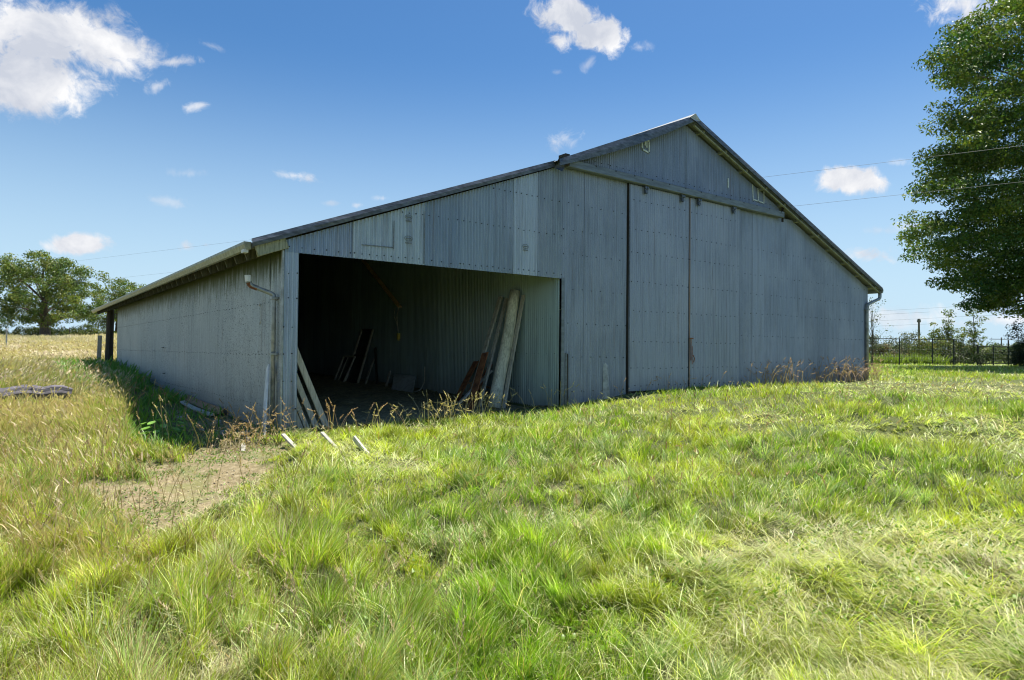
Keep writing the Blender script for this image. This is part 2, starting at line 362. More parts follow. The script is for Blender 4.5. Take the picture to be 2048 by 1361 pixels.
def corr_sheet(name, mat_, parent, axis, c0, c1, plane, sign, zb, zt, tint=(1, 1, 1), amp=.015, pitch_=.068, dents=.003, rows=12, screws=(), screw_every=3, seed=0, perpitch=6, tilt=0.0, gap=0.0):
    """standing corrugated sheet. axis 'x': spans x c0..c1 on y=plane, facing -y when sign=-1; axis 'y': spans y on x=plane."""
    c1 = c1 - gap; n = max(2, int(round((c1 - c0) / pitch_ * perpitch))); c = np.linspace(c0, c1, n + 1)
    t = np.linspace(0, 1, rows + 1); CC, TT = np.meshgrid(c, t)
    zb_ = np.vectorize(zb)(c) if callable(zb) else np.full_like(c, zb); zt_ = np.vectorize(zt)(c) if callable(zt) else np.full_like(c, zt)
    Z = zb_ * (1 - TT) + zt_ * TT
    off = amp * wav(CC / pitch_) + dents * (fbm(CC * 1.3 + seed * 7.3, Z * .8, 50 + seed) - .5) * 4 + tilt * (CC - c0) / (c1 - c0)
    P = plane + sign * (off + amp)
    V = np.stack([CC, P, Z] if axis == 'x' else [P, CC, Z], -1).reshape(-1, 3)
    i = np.arange(n); r = np.arange(rows); I, Rr = np.meshgrid(i, r); a = (Rr * (n + 1) + I).ravel()
    F = np.stack([a, a + 1, a + n + 2, a + n + 1], -1)
    if (axis == 'x' and sign > 0) or (axis == 'y' and sign < 0): F = F[:, ::-1]
    cols = np.tile(np.array(tint, np.float32), (len(V), 1)); mi = np.zeros(len(F), int)
    vs = [V]; fs = [F]; base = len(V); sm = [1] * 0
    lr = random.Random(seed + 99)
    for zr in screws:
        k = math.ceil(c0 / pitch_) ; ccs = []
        x = k * pitch_ + pitch_ * lr.randint(0, screw_every - 1)
        while x < c1 - .01: ccs.append(x); x += pitch_ * screw_every
        for x in ccs:
            j = (x - c0) / (c1 - c0); zz = zr + lr.uniform(-.012, .012)
            tt_ = np.interp(x, c, zt_); bb_ = np.interp(x, c, zb_)
            if zz > tt_ - .05 or zz < bb_ + .05: continue
            rr = lr.uniform(.010, .014) * (.6 if axis == 'y' else 1); dd = .006; pl = plane + sign * (amp * 2 + tilt * j + dents)
            ring = [(math.cos(q * math.pi / 3) * rr, math.sin(q * math.pi / 3) * rr) for q in range(6)]
            pts = [(x + p, pl - sign * .012, zz + q) for p, q in ring] + [(x + p * .8, pl + sign * dd, zz + q * .8) for p, q in ring]
            if axis == 'y': pts = [(b, a_, c_) for a_, b, c_ in pts]
            fv = [(q, (q + 1) % 6, 6 + (q + 1) % 6, 6 + q) for q in range(6)] + [(6, 7, 8, 9), (6, 9, 10, 11)]
            vs.append(np.array(pts)); fs.append(np.array(fv) + base); base += 12
            cols = np.vstack([cols, np.ones((12, 3))]); mi = np.concatenate([mi, np.ones(8, int)])
    return np_mesh(name, np.vstack(vs), np.vstack(fs), [mat_, M_SCREW], parent, cols, False, mi)
def smooth_all(o):
    o.data.polygons.foreach_set('use_smooth', np.ones(len(o.data.polygons), bool)); return o

# ------------------------------------------------------------------ ground
def axis_pts(c, near, step, far, k=1.07):
    a = list(np.arange(0, near, step)); s = step
    while a[-1] < far: s *= k; a.append(a[-1] + s)
    a = np.array(a); return np.concatenate([-a[:0:-1], a]) + c
gx = axis_pts(0, 14, .11, 1800, 1.06); gy = axis_pts(-3, 14, .11, 1800, 1.06)
GX, GY = np.meshgrid(gx, gy); GZ = terr(GX, GY)
inside = (GX > .05) & (GX < 19.5) & (GY > .1) & (GY < 20)
nx, ny = len(gx), len(gy); I, J = np.meshgrid(np.arange(nx - 1), np.arange(ny - 1)); a = (J * nx + I).ravel()
dm = dirt_mask(GX, GY).ravel() * (((GX < 3) & (GY < .5)).ravel())
# bare damp soil in the strip under the eave
strip = sstep(GX, -1.6, -.4) * sstep(-GX, 0, .1) * sstep(GY, -.4, 1) * (1 - sstep(GY, 7, 12)); dm = np.maximum(dm, (strip * sstep(fbm(GX * 1.4, GY * 1.4, 71), .35, .6)).ravel() * .8)
ground = np_mesh('ground', np.stack([GX, GY, GZ], -1).reshape(-1, 3), np.stack([a, a + 1, a + nx + 1, a + nx], -1), M_GROUND, None, np.stack([dm] * 3, -1), True)
tag(ground, kind='structure')
fx_ = np.linspace(.06, 5.74, 60); fy_ = np.linspace(.25, 19.9, 150); FX, FY = np.meshgrid(fx_, fy_); FZ = terr(FX, FY) + .02 + .03 * (fbm(FX * 4, FY * 4, 3) - .4)
nx, ny = len(fx_), len(fy_); I, J = np.meshgrid(np.arange(nx - 1), np.arange(ny - 1)); a = (J * nx + I).ravel()
tag(np_mesh('dirt_floor', np.stack([FX, FY, FZ], -1).reshape(-1, 3), np.stack([a, a + 1, a + nx + 1, a + nx], -1), M_FLOOR, None, None, True), kind='structure')

# ------------------------------------------------------------------ the barn
A = (-.5, 2.87); B = (5.5, 5.15); Cc = (9.84, 7.0); Dd = (19.97, 3.42); LEN = 20.0
def roof_z(x):
    return float(np.interp(x, [A[0], B[0], Cc[0], Dd[0]], [A[1], B[1], Cc[1], Dd[1]]))
def wtop(x): return roof_z(x) - .10
def foot(x): return tz(x, -.02) - .12
barn = empty('metal_barn', (9.8, 0, .1), 'long grey corrugated metal barn with open bay and tall sliding doors', 'barn')
def bparent(o):
    o.parent = barn; o.matrix_parent_inverse = Matrix.Translation((-9.8, 0, -.1)); return o
class BP: pass
def B_(o): return bparent(o)
lr = random.Random(4)
def tn(v=.08, b=1.0, hue=(1, 1, 1)):
    k = b * (1 + lr.uniform(-v, v)); return (k * hue[0], k * hue[1], k * hue[2])
# header over the opening: individual sheets with their own tint
HB = 2.78
hdr = [(-.0, 1.13, (.86, .98, 1.1), 0), (1.13, 2.50, (1.42, 1.45, 1.32), .014), (2.50, 3.28, (.78, .88, .94), 0), (3.28, 4.49, (.93, 1.0, 1.0), .004), (4.49, 5.14, (1.5, 1.5, 1.4), .015), (5.14, 5.80, (.85, .88, .84), 0)]
for i, (x0, x1, tint, off) in enumerate(hdr):
    o = smooth_all(B_(corr_sheet('header_sheet', M_FRONT, None, 'x', x0, x1, -.012 - off, -1, HB, wtop, tint, screws=(HB + .09, HB + .9, 4.4), screw_every=2 if off else 3, seed=i)))
# patch sheet with a rusty edge on the second header sheet
for p, q, w, sd in (((1.28, -.058, 3.02), (1.86, -.058, 3.03), .016, (0, 0, 1)), ((1.87, -.058, 3.0), (1.88, -.058, 3.5), .014, (1, 0, 0)), ((2.49, -.045, 2.8), (2.5, -.045, 3.75), .012, (1, 0, 0))):
    B_(MB().beam(p, q, w, .010, sd).build('dark_sheet_edge', M_INK))
# corner strip left of the opening
smooth_all(B_(corr_sheet('corner_sheet', M_FRONT, None, 'x', -.0, .235, -.005, -1, lambda x: tz(x, 0) - .1, HB + .02, (1.25, 1.3, 1.3), screws=(.3, .75, 1.17, 1.6, 2.05, 2.45), screw_every=2, seed=31)))
mb = MB(); mb.beam((.05, .10, -.2), (.05, .10, 2.8), .10, .10); mb.beam((.17, .06, -.2), (.17, .06, 2.75), .04, .09, (1, 0, 0)); B_(mb.build('corner_post', M_WDARK))
# main front wall sheets
edges = [5.80, 6.45, 7.13, 7.80]
x = 12.10
right = [x]
while x < 19.4: x += .695 + lr.uniform(-.02, .03); right.append(min(x, 19.58))
if right[-1] < 19.58: right.append(19.58)
for i in range(3):
    smooth_all(B_(corr_sheet('wall_sheet', M_FRONT, None, 'x', edges[i], edges[i + 1], -.004 * (i % 2), -1, foot, lambda x: min(5.2, wtop(x)), tn(.05, .98), screws=(.39, 1.12, 1.84, 2.57, 3.32, 3.83, 4.4), screw_every=4, seed=40 + i, tilt=.006, gap=.004)))
for i in range(len(right) - 1):
    x0, x1 = right[i], right[i + 1]
    if x1 - x0 < .05: continue
    smooth_all(B_(corr_sheet('wall_sheet', M_FRONT, None, 'x', x0, x1, -.004 * (i % 2), -1, foot, lambda x: min(5.15, wtop(x)), tn(.12, .86, (.98, 1.0, 1.05)), amp=.008, gap=.013, screws=(.5, .98, 1.71, 2.33, 2.87, 3.4, 4.1), screw_every=4, seed=60 + i, tilt=.010)))
# gable above the rail, one sheet course
gx_ = [5.80, 7.2, 8.6, 9.87, 11.2, 12.6, 14.1]
for i in range(6):
    smooth_all(B_(corr_sheet('gable_sheet', M_FRONT, None, 'x', gx_[i], gx_[i + 1], -.022 - .004 * (i % 2), -1, lambda x: min(5.12, wtop(x) - .02), wtop, tn(.10, .80, (.95, 1.0, 1.08)), screws=(5.42,), screw_every=3, seed=90 + i, gap=.003)))
B_(MB().beam((9.87, -.05, 5.2), (9.87, -.05, 6.72), .02, .012, (1, 0, 0)).build('gable_seam', M_RAIL))
# backing wall behind the doors
B_(MB().box((7.8, .02, 0.1), (12.1, .06, 5.1)).build('door_backing', M_WDARK))
# jamb trims
mb = MB(); mb.beam((5.83, -.035, 0.0), (5.83, -.035, 2.80), .07, .02, (1, 0, 0)); mb.beam((5.93, -.04, .1), (5.93, -.04, 1.22), .045, .025, (1, 0, 0)); B_(mb.build('jamb_trim', M_RAIL))
mb = MB(); mb.beam((5.965, -.045, .05), (5.965, -.045, 1.2), .03, .03, (1, 0, 0)); B_(mb.build('jamb_crack', M_WDARK))  # dark bar on the sheet standing in for a dark crack
v = [(7.02, -.035, .2), (7.20, -.045, .2), (7.17, -.13, .2), (7.05, -.03, .95), (7.19, -.035, .95), (7.1, -.04, 1.0)]
B_(MB().add(v, [(0, 3, 5, 4, 1), (0, 2, 5, 3), (2, 1, 4, 5)]).build('bent_sheet_flap', M_GUTG))
# rail cover
mb = MB(); mb.beam((5.82, -.14, 5.20), (14.1, -.14, 5.19), .17, .12, (0, 0, 1), bev=.08)
B_(mb.build('door_rail_cover', M_RAIL))
B_(MB().box((5.70, -.24, 5.12), (5.82, -.02, 5.36)).build('rail_end_bracket', M_WDARK)); B_(MB().beam((14.12, -.13, 5.0), (14.12, -.13, 5.42), .05, .05).build('rail_end_bracket', M_WDARK))
for k in range(14): B_(MB().box((6.0 + k * .61, -.205, 5.24), (6.03 + k * .61, -.199, 5.27)).build('rail_bolt', M_SCREW))
# sliding doors
for (x0, x1, hang) in ((7.808, 9.975, (8.30, 9.63)), (9.985, 12.10, (10.27, 11.75))):
    zb = tz((x0 + x1) / 2, -.1) + .03
    o = smooth_all(B_(corr_sheet('sliding_door', M_DOOR, None, 'x', x0, x1, -.050, -1, zb, 5.10, tn(.03, 1.06 if x0 < 9 else .98, (1, 1, 1.03)), screws=(.47, .87, 1.49, 2.20, 2.87, 3.55, 4.08, 4.75), screw_every=3, seed=int(x0 * 10), perpitch=6)))
    mb = MB()
    for xx in (x0 + .03, x1 - .03): mb.beam((xx, -.025, zb), (xx, -.025, 5.1), .05, .03, (1, 0, 0))
    for zz in (zb + .1, 2.4, 4.9): mb.beam((x0 + .06, -.022, zz), (x1 - .06, -.022, zz), .09, .03, (0, 0, 1))
    fr = mb.build('door_frame', M_WDARK, o)
    mb = MB()
    mb.beam((x0 + .012, -.082, zb), (x0 + .012, -.082, 5.08), .014, .014, (1, 0, 0)); mb.build('door_edge_trim', M_FASC if x0 < 9 else M_WBROWN, o)
    for hx in hang:
        hb = MB(); hb.box((hx - .05, -.15, 4.93), (hx + .05, -.118, 5.12)); 
        for s_ in (-.035, .035):
            pts = [(hx + s_, -.15 - .012, 5.08), (hx + s_, -.165, 5.08)]
            hb.tube([(hx + s_, -.145, 5.06), (hx + s_, -.18, 5.06)], .03, 10)
        hb.tube([(hx, -.145, 4.97), (hx, -.165, 4.97)], .045, 12); hb.build('door_hanger', M_FASC, o)
    if x0 > 9:
        hb = MB(); hb.beam((9.98, -.14, 1.05), (9.98, -.14, 1.60), .018, .018); hb.box((9.93, -.155, 1.58), (10.06, -.13, 1.61)); hb.beam((10.03, -.14, .95), (10.03, -.14, 1.4), .014, .014)
        hb.tube([(10.05, -.15, 1.18), (10.08, -.17, 1.10), (10.06, -.16, 1.0)], .012, 6); hb.build('door_latch', M_RUST, o)
# residue marks on the gable
def mark(pts, w=.03):
    mb = MB()
    for p, q in pts: mb.beam((p[0], -.070, p[1]), (q[0], -.070, q[1]), w, .004, (1, 0, 0) if abs(p[0] - q[0]) < abs(p[1] - q[1]) else (0, 0, 1), bev=.05)
    return B_(mb.build('residue_mark', M_MARK))
mark([((8.24, 5.96), (8.24, 6.24)), ((8.48, 5.92), (8.48, 6.20)), ((8.22, 6.23), (8.50, 6.20)), ((8.22, 5.98), (8.50, 5.93)), ((8.34, 6.08), (8.34, 6.22)), ((8.40, 6.04), (8.40, 6.2))], .04)
mark([((11.6, 5.60), (11.6, 5.85))], .05)
mark([((12.75, 5.42), (12.72, 5.86)), ((13.0, 5.43), (12.97, 5.8)), ((13.27, 5.42), (13.27, 5.76)), ((12.75, 5.46), (13.27, 5.43))], .035)
# faded stamps on the galvanised header sheets
def stamp(x, z, r, diamond=True):
    mb = MB(); k = 16
    ring = [(x + r * math.cos(2 * math.pi * i / k) * (1 if not diamond else 1), z + r * .55 * math.sin(2 * math.pi * i / k)) for i in range(k + 1)]
    for i in range(k): mb.beam((ring[i][0], -.064, ring[i][1]), (ring[i + 1][0], -.064, ring[i + 1][1]), .009, .003, (0, 0, 1))
    mb.beam((x - r * .7, -.064, z), (x + r * .7, -.064, z), .018, .003, (0, 0, 1)); mb.beam((x - r * .8, -.064, z - r * 1.0), (x + r * .8, -.064, z - r * 1.0), .022, .003, (0, 0, 1))
    B_(mb.build('maker_stamp', M_INK))
stamp(2.16, 3.22, .08); stamp(4.80, 3.35, .075); stamp(2.16, 3.6, .07)
# side wall (left), in long courses of sheets
ys = [0, .62]
while ys[-1] < 19.9: ys.append(min(ys[-1] + (3.06 if len(ys) == 2 else 2.75), 20.0))
for i in range(len(ys) - 1):
    t_ = (1.18, 1.18, 1.15) if i == 0 else tn(.04, 1.0)
    smooth_all(B_(corr_sheet('side_wall_sheet', M_SIDE, None, 'y', ys[i], ys[i + 1], .0 - .003 * (i % 2), -1, lambda y: tz(-.05, y) - .12, 2.98, t_, amp=.006, screws=(.3, 1.15, 2.02), screw_every=3, seed=200 + i, perpitch=5, rows=8)))
mb = MB(); mb.beam((-.02, -.015, 0), (-.02, -.015, 2.8), .05, .03, (0, 1, 0)); B_(mb.build('wall_seam_trim', M_GUTG))
# small iron hooks on the side wall
for (yy, zz) in ((9.9, 1.25), (9.7, .55)):
    B_(MB().tube([(-.02, yy, zz), (-.07, yy, zz), (-.07, yy - .18, zz)], .014, 6).build('wall_hook', M_BLACK))
B_(MB().tube([(-.03, 1.13, 1.98), (-.05, 1.05, 2.02), (-.05, .98, 1.95), (-.05, .97, 1.72), (-.05, 1.02, 1.66), (-.05, 1.08, 1.7)], .006, 5).build('hanging_wire', M_CABLE))
# other walls: right, back, and the inner partition beside the open bay
smooth_all(B_(corr_sheet('right_wall', M_FRONT, None, 'y', 0, LEN, 19.58, 1, 0.1, 3.42, (1, 1, 1), perpitch=4, rows=2, seed=300)))
smooth_all(B_(corr_sheet('rear_wall', M_FRONT, None, 'x', 0, 19.58, LEN, 1, -.1, wtop, (1, 1, 1), perpitch=4, rows=2, seed=301)))
pys = [.03 + i * .7 for i in range(29)]
for i in range(len(pys) - 1):
    smooth_all(B_(corr_sheet('partition_sheet', M_PART, None, 'y', pys[i], pys[i + 1], 5.80 - .003 * (i % 2), -1, -.12, roof_z(5.8) - .08, tn(.16, 1.45 if i < 3 else 1.1), screws=(.45, 1.2, 1.95), screw_every=4 if i < 6 else 40, seed=310 + i, perpitch=6, rows=3)))  # first sheets tinted lighter: daylight from the opening put into the colour
# roof: corrugations run down the slope, ribs counted along the barn
def roof_slab(name, P, Q, y0, y1, thick=.012, lift=0):
    n = int((y1 - y0) / .068 * 4); yy = np.linspace(y0, y1, n + 1); T = np.linspace(0, 1, 10)
    YY, TT = np.meshgrid(yy, T); X = P[0] + (Q[0] - P[0]) * TT; Z = P[1] + (Q[1] - P[1]) * TT + lift
    w = .008 * wav(YY / .068) - .012 * fbm(X * .7, YY * .7, 77) - .003 * np.clip(YY, 0, 30)
    V = np.stack([X, YY, Z + w], -1).reshape(-1, 3); r, c = 10, n + 1
    I, J = np.meshgrid(np.arange(c - 1), np.arange(r - 1)); a = (J * c + I).ravel(); F = np.stack([a, a + 1, a + c + 1, a + c], -1)[:, ::-1]
    V2 = V.copy(); V2[:, 2] -= thick; F2 = F[:, ::-1] + len(V)
    o = np_mesh(name, np.vstack([V, V2]), np.vstack([F, F2]), M_ROOF, None, np.ones((len(V) * 2, 3)), True); return B_(o)
roof_slab('roof', A, B, -.10, 23.6)
roof_slab('roof', (B[0] - .03, B[1] + .005), Cc, -.30, 23.6, lift=.012)
roof_slab('roof', Cc, Dd, -.30, 23.6)
# purlins under the roof (their ends show under the right rake) and rafter tails under the left eave
for k in range(11):
    mb = MB(); x = 10.3 + k * .93; z = roof_z(x) - .065
    mb.beam((x, -.27, z), (x, 20, z), .06, .09, (1, 0, -.35)); B_(mb.build('purlin', M_WGREEN))
for k in range(9):
    mb = MB(); x = .55 + k * .62; z = roof_z(x) - .065
    mb.beam((x, .1, z), (x, 19.9, z), .05, .09, (1, 0, .38)); B_(mb.build('inner_purlin', M_WDARK))
sl_ = (B[1] - A[1]) / (B[0] - A[0])
def rafter(y, w=.045, h=.20, x0=-.44, x1=.5, m=0, mbx=None):
    z0 = roof_z(x0) - .035 - h / 2; z1 = roof_z(x1) - .035 - h / 2
    mbx = mbx or MB(); mbx.beam((x0, y, z0), (x1, y, z1), w, h, (0, 1, 0), m=m)
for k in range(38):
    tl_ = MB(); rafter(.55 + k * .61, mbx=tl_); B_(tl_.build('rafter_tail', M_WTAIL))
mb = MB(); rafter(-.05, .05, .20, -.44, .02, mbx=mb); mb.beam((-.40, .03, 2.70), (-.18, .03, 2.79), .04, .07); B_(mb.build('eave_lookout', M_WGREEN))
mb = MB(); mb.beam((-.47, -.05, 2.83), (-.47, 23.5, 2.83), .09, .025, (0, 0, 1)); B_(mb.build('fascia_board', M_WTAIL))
# flashing along the rakes
def flashing(P, Q, y, w, name, top=.05, drop=None, segs=14, seed=0, mat_=M_FASC):
    v = []; f = []
    for i in range(segs + 1):
        k = i / segs; x = P[0] + (Q[0] - P[0]) * k; z = P[1] + (Q[1] - P[1]) * k
        ww = w(k) if callable(w) else w; jj = (vnoise(np.array([k * 9 + seed]), np.array([.5]))[0] - .5) * .03
        v += [(x, y + .10, z + top), (x, y - .008, z + top), (x, y - .02 + jj, z + top - ww * .5), (x, y - .012, z + top - ww), (x, y + .03, z + top - ww + .005)]
    for i in range(segs):
        for j in range(4): f.append((i * 5 + j, i * 5 + j + 1, i * 5 + j + 6, i * 5 + j + 5))
    return smooth_none(B_(MB().add(v, f).build(name, mat_)))
def smooth_none(o): return o
flashing((-.52, 2.87), (5.52, 5.155), -.115, .13, 'rake_flashing', seed=1)
flashing((5.46, 5.13), (9.86, 7.01), -.315, lambda k: .14 + .10 * math.sin(k * 3.14), 'rake_flashing', seed=5)
flashing((9.86, 7.01), (19.98, 3.425), -.315, .13, 'rake_flashing', seed=9)
mb = MB(); mb.beam((9.9, -.25, 6.84), (19.9, -.25, 3.30), .05, .035, (0, 1, 0)); B_(mb.build('rake_board', M_WGREEN))
mb = MB(); mb.add([(9.66, -.34, 6.95), (9.84, -.36, 7.09), (10.05, -.34, 6.95), (9.86, -.36, 6.90)], [(0, 3, 2, 1)])
mb.add([(9.62, -.34, 6.945), (9.84, -.36, 7.09), (9.84, 23.6, 7.01), (9.62, 23.6, 6.87)], [(0, 1, 2, 3)]); mb.add([(10.08, -.34, 6.945), (9.84, -.36, 7.09), (9.84, 23.6, 7.01), (10.08, 23.6, 6.87)], [(3, 2, 1, 0)]); B_(mb.build('ridge_cap', M_CAP))
B_(MB().add([(5.44, -.33, 5.20), (5.56, -.33, 5.26), (5.60, -.32, 5.02), (5.55, -.30, 4.94), (5.50, -.12, 5.05)], [(0, 4, 3, 2, 1)]).build('flashing_end', M_FASC))
# gutters
def gutter(x, s, y0, y1, z0, z1, m_, name, w=.11):
    prof = [(0, .0), (0, -.105), (.02, -.12), (.075, -.12), (w - .02, -.085), (w, -.04), (w, .0), (w - .012, .004), (w - .012, -.03), (w - .03, -.075), (.07, -.108), (.012, -.1), (.012, 0)]
    v = []; 
    for y, z in ((y0, z0), (y1, z1)): v += [(x + s * a_, y, z + b_) for a_, b_ in prof]
    n = len(prof); f = [(i, (i + 1) % n, n + (i + 1) % n, n + i) for i in range(n)]
    if s > 0: f = [q[::-1] for q in f]
    mb = MB().add(v, f)
    mb.add([(x, y0 - .004, z0), (x, y0 - .004, z0 - .11), (x + s * .075, y0 - .004, z0 - .125), (x + s * w, y0 - .004, z0 - .04), (x + s * w, y0 - .004, z0)], [(0, 1, 2, 3, 4)])
    mb.add([(x, y1 + .004, z1), (x, y1 + .004, z1 - .11), (x + s * .075, y1 + .004, z1 - .125), (x + s * w, y1 + .004, z1 - .04), (x + s * w, y1 + .004, z1)], [(4, 3, 2, 1, 0)])
    return B_(mb.build(name, m_))
gl = gutter(-.49, -1, .02, 23.6, 2.885, 2.86, M_GUT, 'eave_gutter')
mb = MB(); mb.box((-.60, .03, 2.72), (-.53, .16, 2.77)); mb.beam((-.50, -.03, 2.9), (-.42, -.05, 2.93), .09, .03); mb.build('gutter_outlet', M_WHITE, gl, loc=(9.8 * 0, 0, 0)); 
gr = gutter(19.97, 1, -.30, 23.5, 3.42, 3.40, M_GUTG, 'eave_gutter')
# downspouts
def bendpts(P, n=5):
    out = [Vector(P[0])]
    for i in range(1, len(P) - 1):
        a_, b_, c_ = Vector(P[i - 1]), Vector(P[i]), Vector(P[i + 1]); r1 = min(.07, (b_ - a_).length * .4); r2 = min(.07, (c_ - b_).length * .4)
        s0 = b_ + (a_ - b_).normalized() * r1; s1 = b_ + (c_ - b_).normalized() * r2
        for k in range(n + 1): t = k / n; out.append(s0 * (1 - t) ** 2 + b_ * 2 * t * (1 - t) + s1 * t * t)
    out.append(Vector(P[-1])); return out
ds = B_(MB().tube(bendpts([(-.44, .36, 2.40), (-.40, .37, 2.25), (-.07, .24, 2.12), (-.07, .235, 2.03), (-.07, .235, -.02)]), .035, 10, squash=1.15).build('downspout', M_GUTG, smooth=True))
MB().tube([(-.443, .36, 2.41), (-.435, .362, 2.31)], .05, 10).build('outlet_collar', M_WHITE, ds)
MB().tube(bendpts([(-.43, .36, 2.30), (-.395, .37, 2.245), (-.30, .33, 2.21)]), .0365, 10, squash=1.15).build('rusty_elbow', M_RUST, ds)
for zz in (2.06, 1.17): MB().box((-.13, .17, zz - .018), (-.012, .30, zz + .018)).build('downspout_strap', M_GUTG, ds)
ds = B_(MB().tube(bendpts([(20.0, -.22, 3.34), (20.0, -.22, 3.12), (19.40, -.10, 2.90), (19.38, -.08, 2.7), (19.38, -.08, .32)]), .048, 10, squash=1.15).build('downspout', M_GUTG, smooth=True))
for zz in (2.72, .75): MB().box((19.30, -.15, zz - .018), (19.46, -.01, zz + .018)).build('downspout_strap', M_GUTG, ds)
# open lean-to end behind the side wall
mb = MB(); mb.tube([(-.02, 22.6, .2), (-.0, 22.6, 1.5), (.02, 22.55, 2.85)], [.17, .15, .14], 9); B_(mb.build('rear_post', M_WDARK))
tag_o = MB().beam((-.35, 23.0, .3), (-.32, 23.0, 1.75), .16, .05, (1, 0, 0)).build('leaning_board', M_WGREY); tag(tag_o, 'grey board standing upright against the rear post of the barn', 'board')
# diagonal brace and roof posts inside the bay
B_(MB().beam((5.68, 9.5, 4.12), (5.62, 6.86, 2.50), .13, .05, (1, 0, 0)).build('diagonal_brace', M_WBRACE))
B_(MB().beam((.12, 10, -.1), (.12, 10, 3.0), .12, .12).beam((2.9, 19.7, 0), (2.9, 19.7, 4), .12, .12).build('inner_post', M_WDARK))

# ------------------------------------------------------------------ loose things in and around the open bay
def thing_mesh(name, mb, m_, label, cat, loc, group=None, smooth=False):
    return tag(mb.build(name, m_, None, loc, smooth), label, cat, group)
thing_mesh('hanging_cable', MB().tube([(5.62, 6.84, 2.60), (5.60, 6.90, 2.42), (5.62, 7.03, 2.25), (5.60, 6.96, 2.05), (5.60, 6.88, 1.72)], .014, 5).tube([(5.6, 7.1, 2.5), (5.6, 7.18, 2.25), (5.6, 7.0, 2.05), (5.6, 6.88, 1.72)], .010, 5), M_CABLE,
           'thin looping cable hanging from the lower end of the brown diagonal brace', 'cable', (5.6, 6.9, 2.6))
sw = MB().box((5.56, 6.80, 1.56), (5.62, 6.90, 1.73)).box((5.57, 6.83, 1.52), (5.61, 6.88, 1.555))
thing_mesh('pendant_switch', sw, M_YEL, 'small yellow switch box dangling on the end of the hanging cable', 'switch box', (5.59, 6.85, 1.52))
lg = empty('timber_post', (5.0, 1.24, 0), 'thick round grey timber post leaning on the bay partition', 'timber')
MB().tube([Vector((5.0, 1.24, 0)).lerp(Vector((5.64, 1.34, 2.60)), k / 8) + Vector((.0, .02 * math.sin(k), 0)) for k in range(9)], [.15, .145, .14, .136, .132, .13, .127, .124, .12], 14).build('trunk', M_WLOG, lg, loc=None, smooth=True).location = (-5.0, -1.24, 0)
def plank(p0, p1, w, t, side, m_, label, cat='plank', name='leaning_plank', group='loose planks leaning at the open bay', warp=.01):
    return thing_mesh(name, MB().beam(p0, p1, w, t, side, seg=5, warp=warp, bev=.08), m_, label, cat, p0, group)
plank((5.15, 1.10, 0), (5.73, 1.17, 2.50), .10, .04, (0, 1, 0), M_WPALE, 'narrow pale board leaning behind the round timber post', group=None)
plank((4.62, 1.70, -.02), (5.66, 1.94, 2.50), .13, .045, (0, 1, -.1), M_WGREY, 'long thin grey plank leaning left of the round timber post')
plank((4.78, 1.50, 0), (5.70, 1.76, 2.46), .09, .05, (0, 1, 0), M_WGREY, 'narrow grey plank between the thin plank and the round post')
plank((4.95, 1.42, 0), (5.66, 1.62, 1.9), .07, .05, (0, 1, 0), M_WDARK, 'dark narrow board tucked behind the rusty metal strip')
plank((4.42, 1.33, -.02), (5.0, 1.60, 1.2), .22, .02, (0, 1, 0), M_RUST, 'wide rusty metal strip leaning before the grey planks', 'metal strip', 'rusty_metal_strip', None)
plank((4.60, 2.13, 0), (5.32, 1.79, .80), .14, .04, (.3, .8, 0), M_WHITE, 'short white board lying across the foot of the planks', group=None)
plank((5.05, 2.85, .05), (5.68, 2.95, .98), .20, .03, (0, 1, 0), M_RUST, 'leftmost rusty brown board in the low heap by the planks', 'board', 'rusty_board', 'low rusty boards beside the leaning planks')
plank((5.12, 2.52, .05), (5.70, 2.66, 1.02), .14, .04, (0, 1, 0), M_WBROWN, 'middle dark brown board in the low heap by the planks', 'board', 'rusty_board', 'low rusty boards beside the leaning planks')
plank((5.18, 2.28, .05), (5.72, 2.42, .92), .16, .03, (0, 1, 0), M_RUST, 'rightmost rusty board in the low heap by the planks', 'board', 'rusty_board', 'low rusty boards beside the leaning planks')
plank((5.3, 2.75, .48), (5.5, 2.05, .38), .05, .04, (1, 0, 0), M_WBROWN, 'short brown batten lying across the low rusty boards', 'batten', 'wooden_batten', None)
# left jamb planks
plank((.86, .32, -.08), (.20, .30, 1.50), .10, .045, (.9, 0, .35), M_WPALE, 'longest pale plank leaning inside the left jamb, furthest right', group='planks leaning on the left jamb')
plank((.68, .31, -.08), (.20, .29, 1.08), .09, .04, (.9, 0, .35), M_WGREY, 'greenish plank leaning just behind the longest pale plank', group='planks leaning on the left jamb')
plank((.52, .27, -.1), (.19, .25, .72), .08, .035, (.9, 0, .4), M_WGREY, 'third grey plank from the right on the left jamb', group='planks leaning on the left jamb')
plank((.40, .19, -.12), (.19, .17, .42), .08, .03, (.9, 0, .4), M_WGREY, 'lowest short grey plank leaning on the left jamb', group='planks leaning on the left jamb')
plank((-.34, -.24, -.12), (-.10, .38, .98), .13, .025, (0, .8, -.4), M_WHITE, 'white painted board leaning on the side wall by the downspout', 'board', 'white_board', None)
